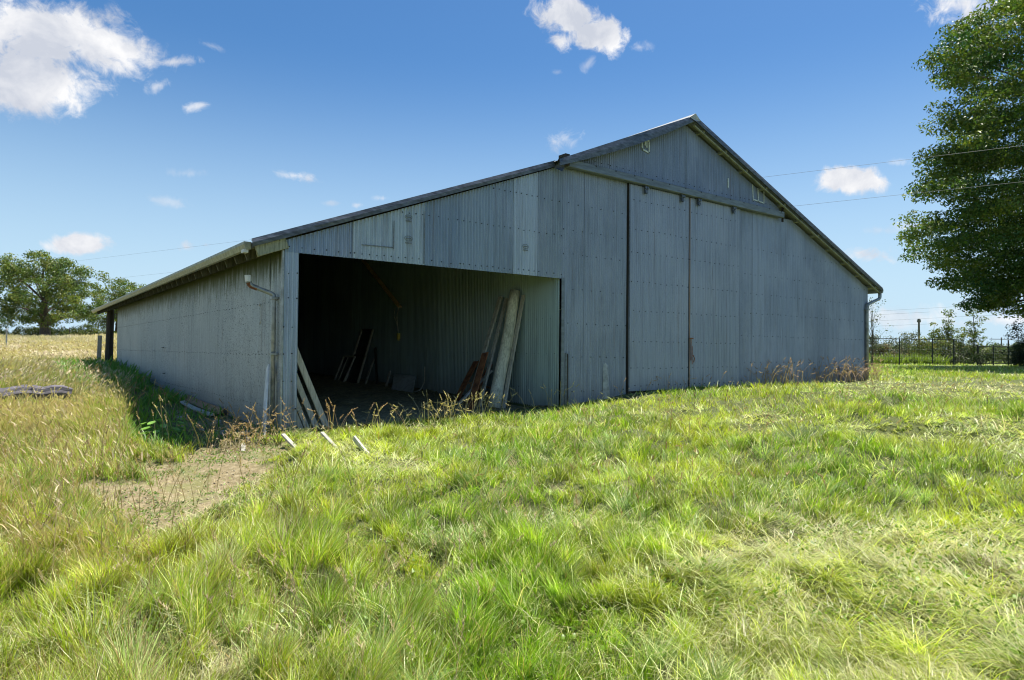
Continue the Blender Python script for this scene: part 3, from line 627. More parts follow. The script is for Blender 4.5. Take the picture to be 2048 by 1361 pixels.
# window sashes leaning deep in the bay
sa = empty('window_sash', (4.9, 8.6, .2), 'tall glazed sash with pale side rails leaning deep in the bay', 'window sash')
def sub(mbx, name, m_, par):
    o = mbx.build(name, m_, par); o.matrix_parent_inverse = Matrix.Translation(-Vector(par.location)); return o
bl, br, tl, tr = Vector((4.92, 9.06, .24)), Vector((4.9, 8.1, .24)), Vector((5.72, 9.66, 1.89)), Vector((5.72, 8.83, 1.87))
sub(MB().beam(bl, tl, .07, .05, (0, 1, 0)), 'side_rail', M_WPALE, sa); sub(MB().beam(br, tr, .07, .05, (0, 1, 0)), 'side_rail', M_WPALE, sa)
sub(MB().beam(bl, br, .06, .04, (0, 0, 1)).beam(tl, tr, .05, .04, (0, 0, 1)).beam(bl.lerp(tl, .5), br.lerp(tr, .5), .04, .03, (0, 0, 1)), 'cross_rail', M_WDARK, sa)
sub(MB().add([bl + Vector((.02, 0, 0)), br + Vector((.02, 0, 0)), tr + Vector((.02, 0, 0)), tl + Vector((.02, 0, 0))], [(0, 1, 2, 3)]), 'panel', M_PART, sa)
sa = empty('window_sash', (4.7, 9.2, .2), 'short dark sash leaning in front of the tall glazed sash', 'window sash')
bl, br, tl, tr = Vector((4.72, 9.5, .2)), Vector((4.72, 8.75, .22)), Vector((5.2, 9.85, 1.02)), Vector((5.2, 9.0, 1.02))
sub(MB().beam(bl, tl, .06, .05, (0, 1, 0)), 'side_rail', M_WGREY, sa); sub(MB().beam(br, tr, .06, .05, (0, 1, 0)), 'side_rail', M_WGREY, sa)
sub(MB().beam(bl.lerp(br, .4), tl.lerp(tr, .4), .03, .03, (0, 1, 0)).beam(tl, tr, .05, .04, (0, 0, 1)), 'cross_rail', M_WGREY, sa)
sub(MB().add([bl + Vector((.02, 0, 0)), br + Vector((.02, 0, 0)), tr + Vector((.02, 0, 0)), tl + Vector((.02, 0, 0))], [(0, 1, 2, 3)]), 'panel', M_PART, sa)
plank((5.1, 8.0, .2), (5.62, 8.5, .98), .08, .04, (0, 1, 0), M_WGREY, 'slim dark batten leaning right of the tall sash', 'batten', 'wooden_batten', None)
plank((5.3, 7.6, .2), (5.70, 8.6, 1.3), .07, .04, (0, 1, 0), M_WDARK, 'thin dark stick leaning close behind the tall sash', 'batten', 'wooden_batten', None)
# bent offcut of corrugated sheet on the floor
cs = np.linspace(0, 1, 40); ct = np.linspace(0, 1, 16); CS, CT = np.meshgrid(cs, ct)
bl, br, tl, tr = [np.array(p) for p in ((4.95, 6.1, .08), (4.98, 4.86, .08), (5.38, 6.72, .55), (5.4, 5.46, .53))]
Pp = ((bl[None, None] * (1 - CS[..., None]) + br[None, None] * CS[..., None]) * (1 - CT[..., None]) + (tl[None, None] * (1 - CS[..., None]) + tr[None, None] * CS[..., None]) * CT[..., None])
Pp[..., 0] += .012 * np.cos(CT * 2 * np.pi * 8) - .10 * np.sin(CT * 3.14) * (1 - CS) ** 2; Pp[..., 2] += .012 * np.cos(CT * 2 * np.pi * 8); Pp[..., 1] -= .25 * (1 - CS) ** 3 * np.sin(CT * 3.14)
I, J = np.meshgrid(np.arange(39), np.arange(15)); a = (J * 40 + I).ravel()
o = np_mesh('corrugated_offcut', Pp.reshape(-1, 3), np.stack([a, a + 1, a + 41, a + 40], -1), M_SIDE, None, np.full((640, 3), 2.0), True, None, (5.0, 5.5, .08))
md = o.modifiers.new('s', 'SOLIDIFY'); md.thickness = .006
tag(o, 'bent pale corrugated metal offcut lying on the bay floor', 'sheet metal')
plank((5.2, 6.85, .12), (5.46, 7.1, .62), .07, .04, (0, 1, 0), M_WGREY, 'short grey stick propped left of the corrugated offcut', 'stick', 'wooden_stick', None)
thing_mesh('bent_rod', MB().tube(bendpts([(5.2, 5.3, .1), (5.32, 5.05, .18), (5.5, 5.15, .4), (5.7, 5.5, .78)]), .014, 6), M_WGREY, 'thin curved rod standing right of the corrugated offcut', 'rod', (5.2, 5.3, .1))
# boards half buried in the grass before the corner
def stub(p0, p1, w, t, label, m_=M_WGREY):
    thing_mesh('buried_board', MB().beam(p0, p1, w, t, (1, 0, 0), seg=2, warp=.004, bev=.1), m_, label, 'board', p0, 'short boards half buried in the grass')
stub((-.86, -1.1, -.28), (-.72, -.55, -.12), .06, .03, 'weathered board stub in dry grass, leftmost of the buried boards', M_WGREY)
stub((-.24, -1.60, -.16), (-.33, -1.08, .05), .055, .03, 'pale board stub in the grass just before the corner sheet')
stub((.14, -2.0, -.12), (.08, -1.48, .09), .05, .03, 'bright bleached board stub before the left jamb planks')
stub((.26, -2.6, -.10), (.25, -2.18, .08), .03, .07, 'thick board edge in the grass, rightmost of the buried boards', M_WLOG)
# boards and rubble along the foot of the side wall
thing_mesh('fallen_board', MB().beam((-.14, 3.1, .02), (-.10, 6.6, .10), .16, .03, (1, 0, .8), seg=4, warp=.03), M_WBROWN, 'dark rusty brown board lying along the side wall foot', 'board', (-.12, 4.8, 0))
thing_mesh('fallen_board', MB().beam((-.34, 3.0, -.02), (-.30, 5.9, .05), .10, .03, (1, 0, .3), seg=4, warp=.03), M_WGREY, 'grey board lying outside the brown one at the side wall', 'board', (-.32, 4.4, 0))
rr = random.Random(5)
for k in range(14):
    x, y = -.45 - rr.random() * .6, -.6 + rr.random() * 5.2; s_ = rr.uniform(.04, .11); z = tz(x, y)
    v = []; 
    for iz in (-.3, .6):
        for q in range(6): an = q * 1.047 + rr.uniform(-.2, .2); v.append((x + s_ * math.cos(an) * rr.uniform(.7, 1.2) * (1 if iz < 0 else .7), y + s_ * math.sin(an) * rr.uniform(.7, 1.2) * (1 if iz < 0 else .7), z + s_ * iz * rr.uniform(.8, 1.1)))
    f = [(q, (q + 1) % 6, 6 + (q + 1) % 6, 6 + q) for q in range(6)] + [tuple(range(6, 12))]
    thing_mesh('stone', MB().add(v, f), M_CONC, 'small grey stone lying near the foot of the side wall', 'stone', (x, y, z), 'stones by the side wall')
# weathered log at the left
mb = MB(); pts = []
for k in range(15):
    t = k / 14; pts.append((-4.7 + t * 2.42, 7.75 - t * .25, tz(-4 + t * 2, 7.6) + .24 + .008 * math.sin(k * 1.7)))
mb.tube(pts, [.15 if 0 < k < 14 else .12 for k in range(15)], 14, rfun=lambda i, t: 1 + .10 * math.sin(3 * t + i * .3) + .06 * math.sin(7 * t + 2))
thing_mesh('fallen_log', mb, simple('old_log_grey', (.13, .12, .135), .9, 0, .5, (1, 8, 8), 3, .9), 'split weathered grey log lying in the tall grass at left', 'log', (-3.5, 7.6, .2), None, False)

# ------------------------------------------------------------------ trees
def leaf_cloud(centers, radii, counts, size, cols, flat=.55, seed=0, up=.35):
    r = np.random.default_rng(seed); n = counts.sum(); ci = np.repeat(np.arange(len(centers)), counts)
    d = r.normal(size=(n, 3)); d /= np.linalg.norm(d, axis=1)[:, None]; rad = r.random(n) ** .45
    p = centers[ci] + d * (rad * radii[ci])[:, None] * np.array([1, 1, flat])
    nr = d * .7 + r.normal(size=(n, 3)) * .6 + np.array([0, 0, up]); nr /= np.linalg.norm(nr, axis=1)[:, None]
    t = np.cross(nr, r.normal(size=(n, 3))); t /= np.linalg.norm(t, axis=1)[:, None]; b = np.cross(nr, t)
    s = size * r.uniform(.6, 1.3, n); l = s[:, None] * t; w = (s * .42)[:, None] * b; dr = nr * (s * .18)[:, None]
    V = np.stack([p - l * .5, p + w * .5 + dr, p + l * .5, p - w * .5 + dr], 1).reshape(-1, 3)
    F = np.arange(n * 4).reshape(-1, 4)
    base = cols[0] + (cols[1] - cols[0]) * r.random(len(centers))[:, None]
    c = base[ci] * r.uniform(.75, 1.3, n)[:, None]; c[:, 0] *= r.uniform(.8, 1.35, n)
    return V, F, np.repeat(c, 4, 0)
def tree(name, label, cat, x, y, prof, nclump, perclump, leaf, cr_, trunk_r, c0, c1, group=None, seed=1, flat=.55, lobes=.25, trunk_top=.8, shell=.55, droop=0.0, zoff=0, limbs=22, cl_z=None):
    """prof: list of (height, radius)"""
    r = np.random.default_rng(seed); z0 = tz(x, y) + zoff
    H = np.array([p[0] for p in prof], float); Rr = np.array([p[1] for p in prof], float)
    hs_ = np.linspace(H[0], H[-1], 200); w = np.interp(hs_, H, Rr) ** 1.6; cdf = np.cumsum(w) / w.sum()
    h = np.interp(r.random(nclump), cdf, hs_); an = r.random(nclump) * 2 * np.pi
    rad = np.interp(h, H, Rr); fr = r.random(nclump) ** shell
    lob = 1 + lobes * (vnoise(an * 1.6 + 5, h * (3.2 / max(H[-1] - H[0], .1)) * 2.2, seed) - .5) * 2
    q = rad * fr * lob
    cen = np.stack([x + q * np.cos(an), y + q * np.sin(an), z0 + h - droop * fr ** 2], -1)
    rr_ = cr_ * r.uniform(.6, 1.25, nclump); cnt = np.maximum(4, (perclump * (rr_ / cr_) ** 2)).astype(int)
    V, F, Cl = leaf_cloud(cen, rr_, cnt, leaf, (np.array(c0), np.array(c1)), flat, seed)
    root = empty(name, (x, y, z0), label, cat, group)
    cw = np_mesh('crown', V - np.array([x, y, z0]), F, M_LEAF, root, Cl)
    mb = MB(); ht = H[-1] * trunk_top
    bend = [(r.normal() * trunk_r * .5, r.normal() * trunk_r * .5) for _ in range(7)]
    mb.tube([(bend[i][0] * i / 3, bend[i][1] * i / 3, -.3 + (ht + .3) * i / 6) for i in range(7)], [trunk_r * (1.25, 1, .9, .75, .55, .35, .12)[i] for i in range(7)], 10)
    order = r.permutation(nclump)[:limbs]
    for k in order:
        c = cen[k] - np.array([x, y, z0]); zs = max(H[0] * .75, c[2] * (.55 + .2 * r.random()) - .1 * np.hypot(c[0], c[1])); zs = min(zs, ht * .9)
        p0 = np.array([0, 0, zs]); mid = (p0 + c) / 2 + np.array([0, 0, .12 * np.hypot(c[0], c[1])])
        L0 = trunk_r * max(.12, .42 * (1 - zs / (ht * 1.15)))
        mb.tube([p0, p0 * .5 + mid * .5 + r.normal(size=3) * .03, mid, (mid + c) / 2, c], [L0, L0 * .8, L0 * .6, L0 * .38, L0 * .12], 6)
    mb.build('trunk', M_BARK, root)
    return root
OAK0, OAK1 = (.028, .09, .02), (.14, .21, .034)
bx, by = sv(2328, 38)
tree('oak_tree', 'huge dense green oak filling the right edge behind the barn', 'tree', bx, by,
     [(3.2, 9.5), (4.6, 12.0), (6.5, 11.9), (9.5, 12.3), (12, 11.2), (15, 10.8), (18, 10.2), (21, 9.4), (24, 8.2), (27, 5.5), (30, 2.5), (31, .4)], 2000, 200, .24, 1.25, .55, OAK0, OAK1, None, 11, .38, .22, .85, .40, .5, zoff=.7, limbs=90)
GR0, GR1 = (.07, .13, .03), (.17, .22, .055)
x, y = sv(88, 92)
tree('walnut_tree', 'large round green tree standing alone in the left field', 'tree', x, y, [(1.9, 4.2), (3.0, 6.4), (5.2, 7.4), (7.8, 7.1), (9.8, 5.8), (11.2, 3.8), (12.0, 1.2)], 300, 95, .34, .95, .55, GR0, GR1, None, 6, .7, .38, .8, .5, limbs=26)
x, y = sv(234, 105)
tree('leafy_tree', 'second field tree rising behind the left barn eave', 'tree', x, y, [(1.2, 2.5), (2.8, 4.4), (4.8, 3.6), (6.8, 4.4), (8.5, 3.2), (9.3, .8)], 130, 85, .33, .95, .35, GR0, GR1, None, 8, .6, .35, .85, .5, limbs=16)
x, y = sv(283, 112)
tree('sparse_tree', 'thin sparse tree top just left of the barn eave', 'tree', x, y, [(2, 1.0), (5, 2.0), (8, 1.7), (9.3, .4)], 28, 28, .3, .8, .2, GR0, GR1, None, 9, .7, .3, .95, .6, limbs=18)
x, y = sv(-22, 100)
tree('leafy_tree', 'dark tree cut off at the left picture edge', 'tree', x, y, [(1.0, 2.0), (2, 3.6), (3.4, 3.2), (4.6, .8)], 60, 80, .3, .9, .3, (.03, .06, .016), (.06, .10, .03), None, 10, .6, .3, .8, .5, limbs=8)
x, y = sv(178, 118)
tree('bush', 'small round dark bush on the field crest between the trees', 'bush', x, y, [(.1, 1.5), (1, 1.9), (2.0, 1.5), (2.7, .4)], 26, 70, .28, .7, .12, (.035, .065, .018), (.07, .11, .03), None, 12, .7, .2, .7, .6, limbs=4)
def hedge(name, label, pts, h, w, n, per, leaf, c0, c1, seed, cr_=.6, group=None, cat='hedge', zoff=0.0):
    r = np.random.default_rng(seed); t = r.random(n) * (len(pts) - 1); i = np.minimum(t.astype(int), len(pts) - 2); k = t - i; P = np.array(pts)
    xy = P[i] * (1 - k)[:, None] + P[i + 1] * k[:, None] + r.normal(size=(n, 2)) * w * .5
    hh = h * (.55 + .7 * fbm(t * 3.1, t * 0, seed)); z = terr(xy[:, 0], xy[:, 1]) + zoff + hh * r.random(n) ** .7
    V, F, C_ = leaf_cloud(np.column_stack([xy, z]), cr_ * r.uniform(.6, 1.2, n), np.full(n, per), leaf, (np.array(c0), np.array(c1)), .8, seed)
    c = P.mean(0); loc = (c[0], c[1], tz(c[0], c[1]))
    root = empty(name, loc, label, cat, group)
    np_mesh('foliage', V - np.array(loc), F, M_LEAF, root, C_)
    mb = MB()
    for q in range(0, n, max(1, n // 12)): mb.tube([(xy[q, 0] - loc[0], xy[q, 1] - loc[1], terr(xy[q:q + 1, 0], xy[q:q + 1, 1])[0] - loc[2] - .1), (xy[q, 0] - loc[0] + .1, xy[q, 1] - loc[1], z[q] - loc[2])], [.04, .015], 5)
    mb.build('stems', M_BARK, root); return root
hedge('field_hedge', 'dark hedge along the crest below the large field tree', [sv(-60, 104), sv(60, 101), sv(150, 101)], 1.5, 1.5, 120, 70, .3, (.022, .045, .012), (.06, .09, .025), 20, .7)
hedge('field_hedge', 'pale green low growth on the crest beside the barn', [sv(145, 99), sv(175, 100), sv(225, 100)], .9, 2.0, 60, 60, .3, (.08, .12, .035), (.14, .18, .06), 21, .6)
# field posts on the left
for px, d, h, lab in ((13, 42, 1.3, 'thin steel field post with pale tip in the tall dry grass'), (139, 98, 1.6, 'dark fence post on the crest beside the large tree'), (100, 98, 2.8, 'pale slender pole standing behind the large field tree')):
    x, y = sv(px, d); z = tz(x, y)
    mb = MB(); mb.tube([(x, y, z - .2), (x, y, z + h)], .045 if d < 50 else .07, 7); 
    if d < 50: mb.tube([(x, y, z + h), (x, y, z + h + .12)], .05, 7, m=1)
    tag(mb.build('field_post', [M_POLE if d > 90 else M_GUTG, M_WHITE], None, (x, y, z)), lab, 'post')

# ------------------------------------------------------------------ right background: garden fence, gate, shrubs, poles
FD = 50.0
def fp(px, d=FD): return sv(px, d)
GZf = lambda x, y: tz(x, y)
fence = empty('wire_fence', (*fp(1870), GZf(*fp(1870))), 'tall dark iron fence with wire mesh before the garden shrubs', 'fence')
fl = Vector(fence.location)
def fpart(mbx, name, m_=M_BLACK, par=None):
    o = mbx.build(name, m_, par or fence); o.matrix_parent_inverse = Matrix.Translation(-(Vector((par or fence).location))); return o
x0, y0 = fp(1700); x1, y1 = fp(1927); ztop = .42 + 1.98
fpart(MB().beam((x0, y0, ztop), (x1, y1, ztop - .06), .05, .05), 'top_rail')
for px in (1735, 1799, 1865, 1908):
    x, y = fp(px); fpart(MB().beam((x, y, GZf(x, y) - .1), (x, y, ztop + (.02 if px != 1908 else 0)), .07, .07), 'fence_post')
mb = MB()
for k in range(7): z = .5 + k * .27; mb.tube([(x0, y0, z), (x1, y1, z)], .008, 4, caps=False)
n_w = 44
for k in range(n_w + 1):
    t = k / n_w; x = x0 + (x1 - x0) * t; y = y0 + (y1 - y0) * t; mb.tube([(x, y, .42), (x, y, ztop)], .008, 4, caps=False)
fpart(mb, 'wire_mesh')
gate = empty('field_gate', (*fp(2000), .42), 'wide dark tubular gate right of the tall wire fence', 'gate'); 
xa, ya = fp(1957); xb, yb = fp(2110)
gz0 = .42; gt = gz0 + 1.42
fpart(MB().beam((xa, ya, gt), (xb, yb, gt), .07, .07).beam((xa, ya, gz0 + .15), (xb, yb, gz0 + .15), .05, .05).beam((xa, ya, gz0 + .1), (xa, ya, gt), .07, .07), 'gate_frame', M_BLACK, gate)
mb = MB()
for k in range(4): mb.tube([(xa, ya, gz0 + .38 + k * .26), (xb, yb, gz0 + .38 + k * .26)], .012, 4)
for k in range(18): t = k / 18; x = xa + (xb - xa) * t; y = ya + (yb - ya) * t; mb.tube([(x, y, gz0 + .15), (x, y, gt)], .008, 4)
fpart(mb, 'wire_mesh', M_BLACK, gate)
for px, h, lab in ((1955, 1.55, 'dark gate post at the hinge side of the tubular gate'), (1987, 1.55, 'slim dark post behind the middle of the gate'), (2017, 1.95, 'tall dark post rising above the gate rail')):
    x, y = fp(px, 50.4); tag(MB().beam((x, y, .3), (x, y, .42 + h), .085, .085).build('gate_post', M_BLACK, None, (x, y, .4)), lab, 'post', 'dark posts by the gate')
# old wooden fence posts, far left of the iron fence
for i, px in enumerate((1738, 1749, 1756, 1767)):
    x, y = sv(px, 60); z = tz(x, y); h = (1.35, 1.5, 1.25, 1.4)[i]
    tag(MB().beam((x, y, z - .1), (x + .03 * i, y, z + h), .2, .2).build('wooden_post', M_WBROWN, None, (x, y, z)), ('brown wooden post close to the barn corner, behind the wire fence', 'second brown wooden post from the barn corner', 'third brown wooden post from the barn corner, shortest', 'greyish wooden post furthest from the barn corner')[i], 'post', 'old wooden posts behind the wire fence')
SH0, SH1 = (.08, .13, .04), (.20, .25, .09)
def shrub(px, d, h, w, lab, c0=SH0, c1=SH1, seed=1, n=26, name='shrub', per=60, leaf=.17, tall=False, grp='shrubs behind the wire fence'):
    x, y = sv(px, d)
    return tree(name, lab, 'shrub' if not tall else 'tree', x, y, [(.1, w * .8), (h * .35, w), (h * .7, w * .8), (h, w * .25)], n, per, leaf, min(.5, w * .42), .05 if not tall else .09, c0, c1, grp, seed, .8, .3, .85, .6, limbs=8)
shrub(1745, 57, 2.3, 1.0, 'dark shrub right against the barn corner', (.04, .06, .03), (.08, .10, .05), 31)
shrub(1818, 59, 2.9, 1.7, 'greyish round shrub below the utility pole', (.06, .085, .045), (.12, .15, .085), 32, 42)
shrub(1775, 56, 1.7, 1.2, 'low pinkish brown shrub behind the first fence panel', (.09, .08, .05), (.16, .14, .09), 33)
shrub(1848, 55, 1.9, 1.4, 'yellow green shrub left of the middle fence post', SH0, (.17, .18, .05), 34, 34)
shrub(1880, 56, 2.0, 1.4, 'olive shrub under the left sapling', SH0, SH1, 35, 34)
shrub(1900, 54, 1.3, 1.2, 'very dark low shrub behind the middle fence post', (.02, .035, .015), (.05, .07, .03), 36, 34)
shrub(1935, 57, 2.1, 1.7, 'grey green shrub under the right sapling', (.05, .08, .05), (.11, .14, .10), 37, 44)
shrub(1985, 58, 1.9, 1.9, 'broad green shrub behind the gate', (.07, .11, .05), (.12, .18, .09), 38, 50)
shrub(2028, 57, 1.8, 1.5, 'green shrub behind the far end of the gate', (.06, .10, .04), (.12, .16, .07), 39, 36)
shrub(2052, 46, 3.3, 1.2, 'dark evergreen bush at the right picture edge', (.02, .04, .022), (.045, .07, .035), 40, 60, 'evergreen_bush', 80, .16, False, None)
shrub(1960, 49, .9, .8, 'low dark weed clump at the foot of the gate post', (.02, .04, .015), (.05, .08, .03), 41, 16, 'weed_clump', 50, .12, False, None)
# saplings
for px, d, h, w, lab, sd in ((1897, 57, 4.5, 1.1, 'slim pale green sapling, left of the two', 51), (1948, 56, 5.3, 1.5, 'taller fuller pale green sapling, right of the two', 52), (1868, 57, 3.5, .9, 'small arching sapling left of the slim one', 53)):
    x, y = sv(px, d); tree('sapling', lab, 'tree', x, y, [(1.0, w * .6), (h * .45, w), (h * .75, w * .6), (h, w * .12)], 44 if w > 1 else 24, 42, .19, .42, .05, (.10, .15, .04), (.20, .25, .08), 'young trees behind the fence', sd, .6, .4, .95, .65, limbs=16)
x, y = sv(1744, 46); tree('bare_tree', 'thin nearly leafless tree peeking out past the barn corner', 'tree', x, y, [(1.2, .7), (2.3, 1.3), (3.6, .9), (4.6, .7)], 30, 14, .12, .38, .05, (.09, .12, .05), (.16, .18, .08), None, 61, .8, .4, .95, .7, limbs=30)
hedge('far_treeline', 'pale distant treeline on the right horizon beyond the garden', [sv(1700, 260), sv(1850, 250), sv(2000, 250), sv(2200, 250)], 4.5, 12, 240, 60, .9, (.06, .09, .055), (.11, .15, .085), 70, 2.0, None, 'treeline')
# strap-leaved plants along the fence: blades, built below with the grass

# poles and wires
def pole(px, d, ztop_, lab, arm=None):
    x, y = sv(px, d); z = tz(x, y)
    root = empty('utility_pole', (x, y, z), lab, 'utility pole')
    MB().tube([(0, 0, -.3), (0, 0, ztop_ - z)], [.2, .15], 8).build('shaft', M_POLE, root)
    if arm:
        e = Vector((RGT.x, RGT.y, 0)) * arm; MB().beam(Vector((0, 0, ztop_ - z - .5)) - e, Vector((0, 0, ztop_ - z - .5)) + e, .18, .14, (0, 0, 1)).build('crossarm', M_POLE, root)
        for s_ in (-.85, 0, .85):
            c = Vector((0, 0, ztop_ - z - .4)) + e * s_; MB().tube([c, c + Vector((0, 0, .3))], .07, 6).build('insulator', M_GUTG, root)
pole(1838, 110, 1.26 + (692 - 622) / 1318 * 110, 'nearer slim wooden utility pole left of the saplings', .3)
pole(2003, 190, 1.26 + (690 - 656) / 1318 * 190, 'distant T-shaped utility pole right of the saplings', 3.4)
def wire(pa, pb, r, lab, grp, sag=0.0):
    pts = []
    for k in range(25): t = k / 24; p = Vector(pa).lerp(Vector(pb), t); p.z -= sag * 4 * t * (1 - t); pts.append(p)
    tag(MB().tube(pts, r, 5, caps=True).build('power_line', M_WIRE, None, tuple(pts[0])), lab, 'power line', grp)
def hp(px, d, py, hor=None):
    x, y = sv(px, d); hz = 701 - (px - 1024) * .00855; return (x, y, CAM.z + (hz - py) / 1318 * d)
def ext(a_, b_, k0, k1): a_ = Vector(a_); b_ = Vector(b_); return a_ + (b_ - a_) * k0, a_ + (b_ - a_) * k1
a_, b_ = ext(hp(165, 68, 535), hp(2048, 26.5, 272), -.15, 1.25); wire(a_, b_, .006, 'upper overhead wire crossing the sky behind the barn', 'overhead wires across the sky')
a_, b_ = ext(hp(185, 68, 576), hp(2048, 26.5, 345), -.15, 1.25); wire(a_, b_, .006, 'lower overhead wire crossing the sky behind the barn', 'overhead wires across the sky')
for i, (ya_, yb_) in enumerate(((617, 600), (624, 610), (636, 622), (646, 634))):
    wire(hp(1690, 120, ya_ - 2), hp(1860 if i % 2 else 2080, 105, yb_ if i % 2 else yb_ - 14), .012, ('highest', 'second highest', 'third highest', 'lowest')[i] + ' of the faint distant wires by the slim pole', 'faint distant wires on the right')

# ------------------------------------------------------------------ grass
C3 = lambda *c: np.array(c, np.float32)
def blades(x, y, z, length, width, head, phi0, phi1, col, seg, tipcol=None, seed=0):
    """ribbons: head = compass of lean, phi0 start angle from vertical, phi1 added bend"""
    n = len(x); r = np.random.default_rng(seed)
    dx, dy = np.cos(head), np.sin(head); yaw = head + np.pi / 2 + r.normal(size=n) * .7; sx, sy = np.cos(yaw), np.sin(yaw)
    P = np.stack([x, y, z], -1).astype(np.float32); V = np.empty((n, (seg + 1) * 2, 3), np.float32)
    taper = {1: (1, .25), 2: (1, .8, .1), 3: (.8, 1, .75, .08), 4: (.7, 1, .9, .6, .06)}[seg]
    for k in range(seg + 1):
        w = width * taper[k] * .5
        V[:, 2 * k, 0] = P[:, 0] - sx * w; V[:, 2 * k, 1] = P[:, 1] - sy * w; V[:, 2 * k, 2] = P[:, 2]
        V[:, 2 * k + 1, 0] = P[:, 0] + sx * w; V[:, 2 * k + 1, 1] = P[:, 1] + sy * w; V[:, 2 * k + 1, 2] = P[:, 2]
        if k < seg:
            ph = phi0 + phi1 * (k + .5) / seg; st = length / seg
            P[:, 0] += dx * np.sin(ph) * st; P[:, 1] += dy * np.sin(ph) * st; P[:, 2] += np.cos(ph) * st
            P[:, 2] = np.maximum(P[:, 2], z + .012)
    base = (np.arange(n) * (seg + 1) * 2)[:, None, None]
    q = np.array([[2 * k, 2 * k + 1, 2 * k + 3, 2 * k + 2] for k in range(seg)])[None]
    F = (base + q).reshape(-1, 4)
    Cc_ = np.repeat(col.astype(np.float32), (seg + 1) * 2, 0)
    return V.reshape(-1, 3), F, Cc_, P
class Acc:
    def __init__(s): s.V = []; s.F = []; s.C = []; s.n = 0
    def add(s, V, F, C_): s.V.append(V); s.F.append(F + s.n); s.C.append(C_); s.n += len(V)
    def build(s, name, m_): return np_mesh(name, np.vstack(s.V), np.vstack(s.F), m_, None, np.vstack(s.C))
def scatter(n, pxa, pxb, d0, d1, pw=1.0, seed=0):
    """points with even density as seen: bearing even, 1/distance even"""
    r = np.random.default_rng(seed); px = r.uniform(pxa, pxb, n); k = r.random(n) ** pw; inv = (1 / d1) + (1 / d0 - 1 / d1) * k; d = 1 / inv
    lat = (px - 1024) / 1318 * d
    return CAM.x + FWD.x * d + RGT.x * lat, CAM.y + FWD.y * d + RGT.y * lat, d, px
def in_building(x, y, px):
    b = (x > -.03) & (x < 19.7) & (y > -.05) & (y < 20.1)
    hid = (y > .3) & (px > 262) & (px < 1728)
    return b | hid
def keep(m_, *a): return [q[m_] for q in a]
LUSH = C3(.20, .33, .024); YEL = C3(.42, .47, .045); PALE = C3(.58, .62, .28); STRAW = C3(.58, .50, .27); BROWN = C3(.36, .25, .11); BLUEG = C3(.26, .36, .18)
def mixc(a_, b_, t): return a_ + (b_ - a_) * t[:, None]
acc = Acc()
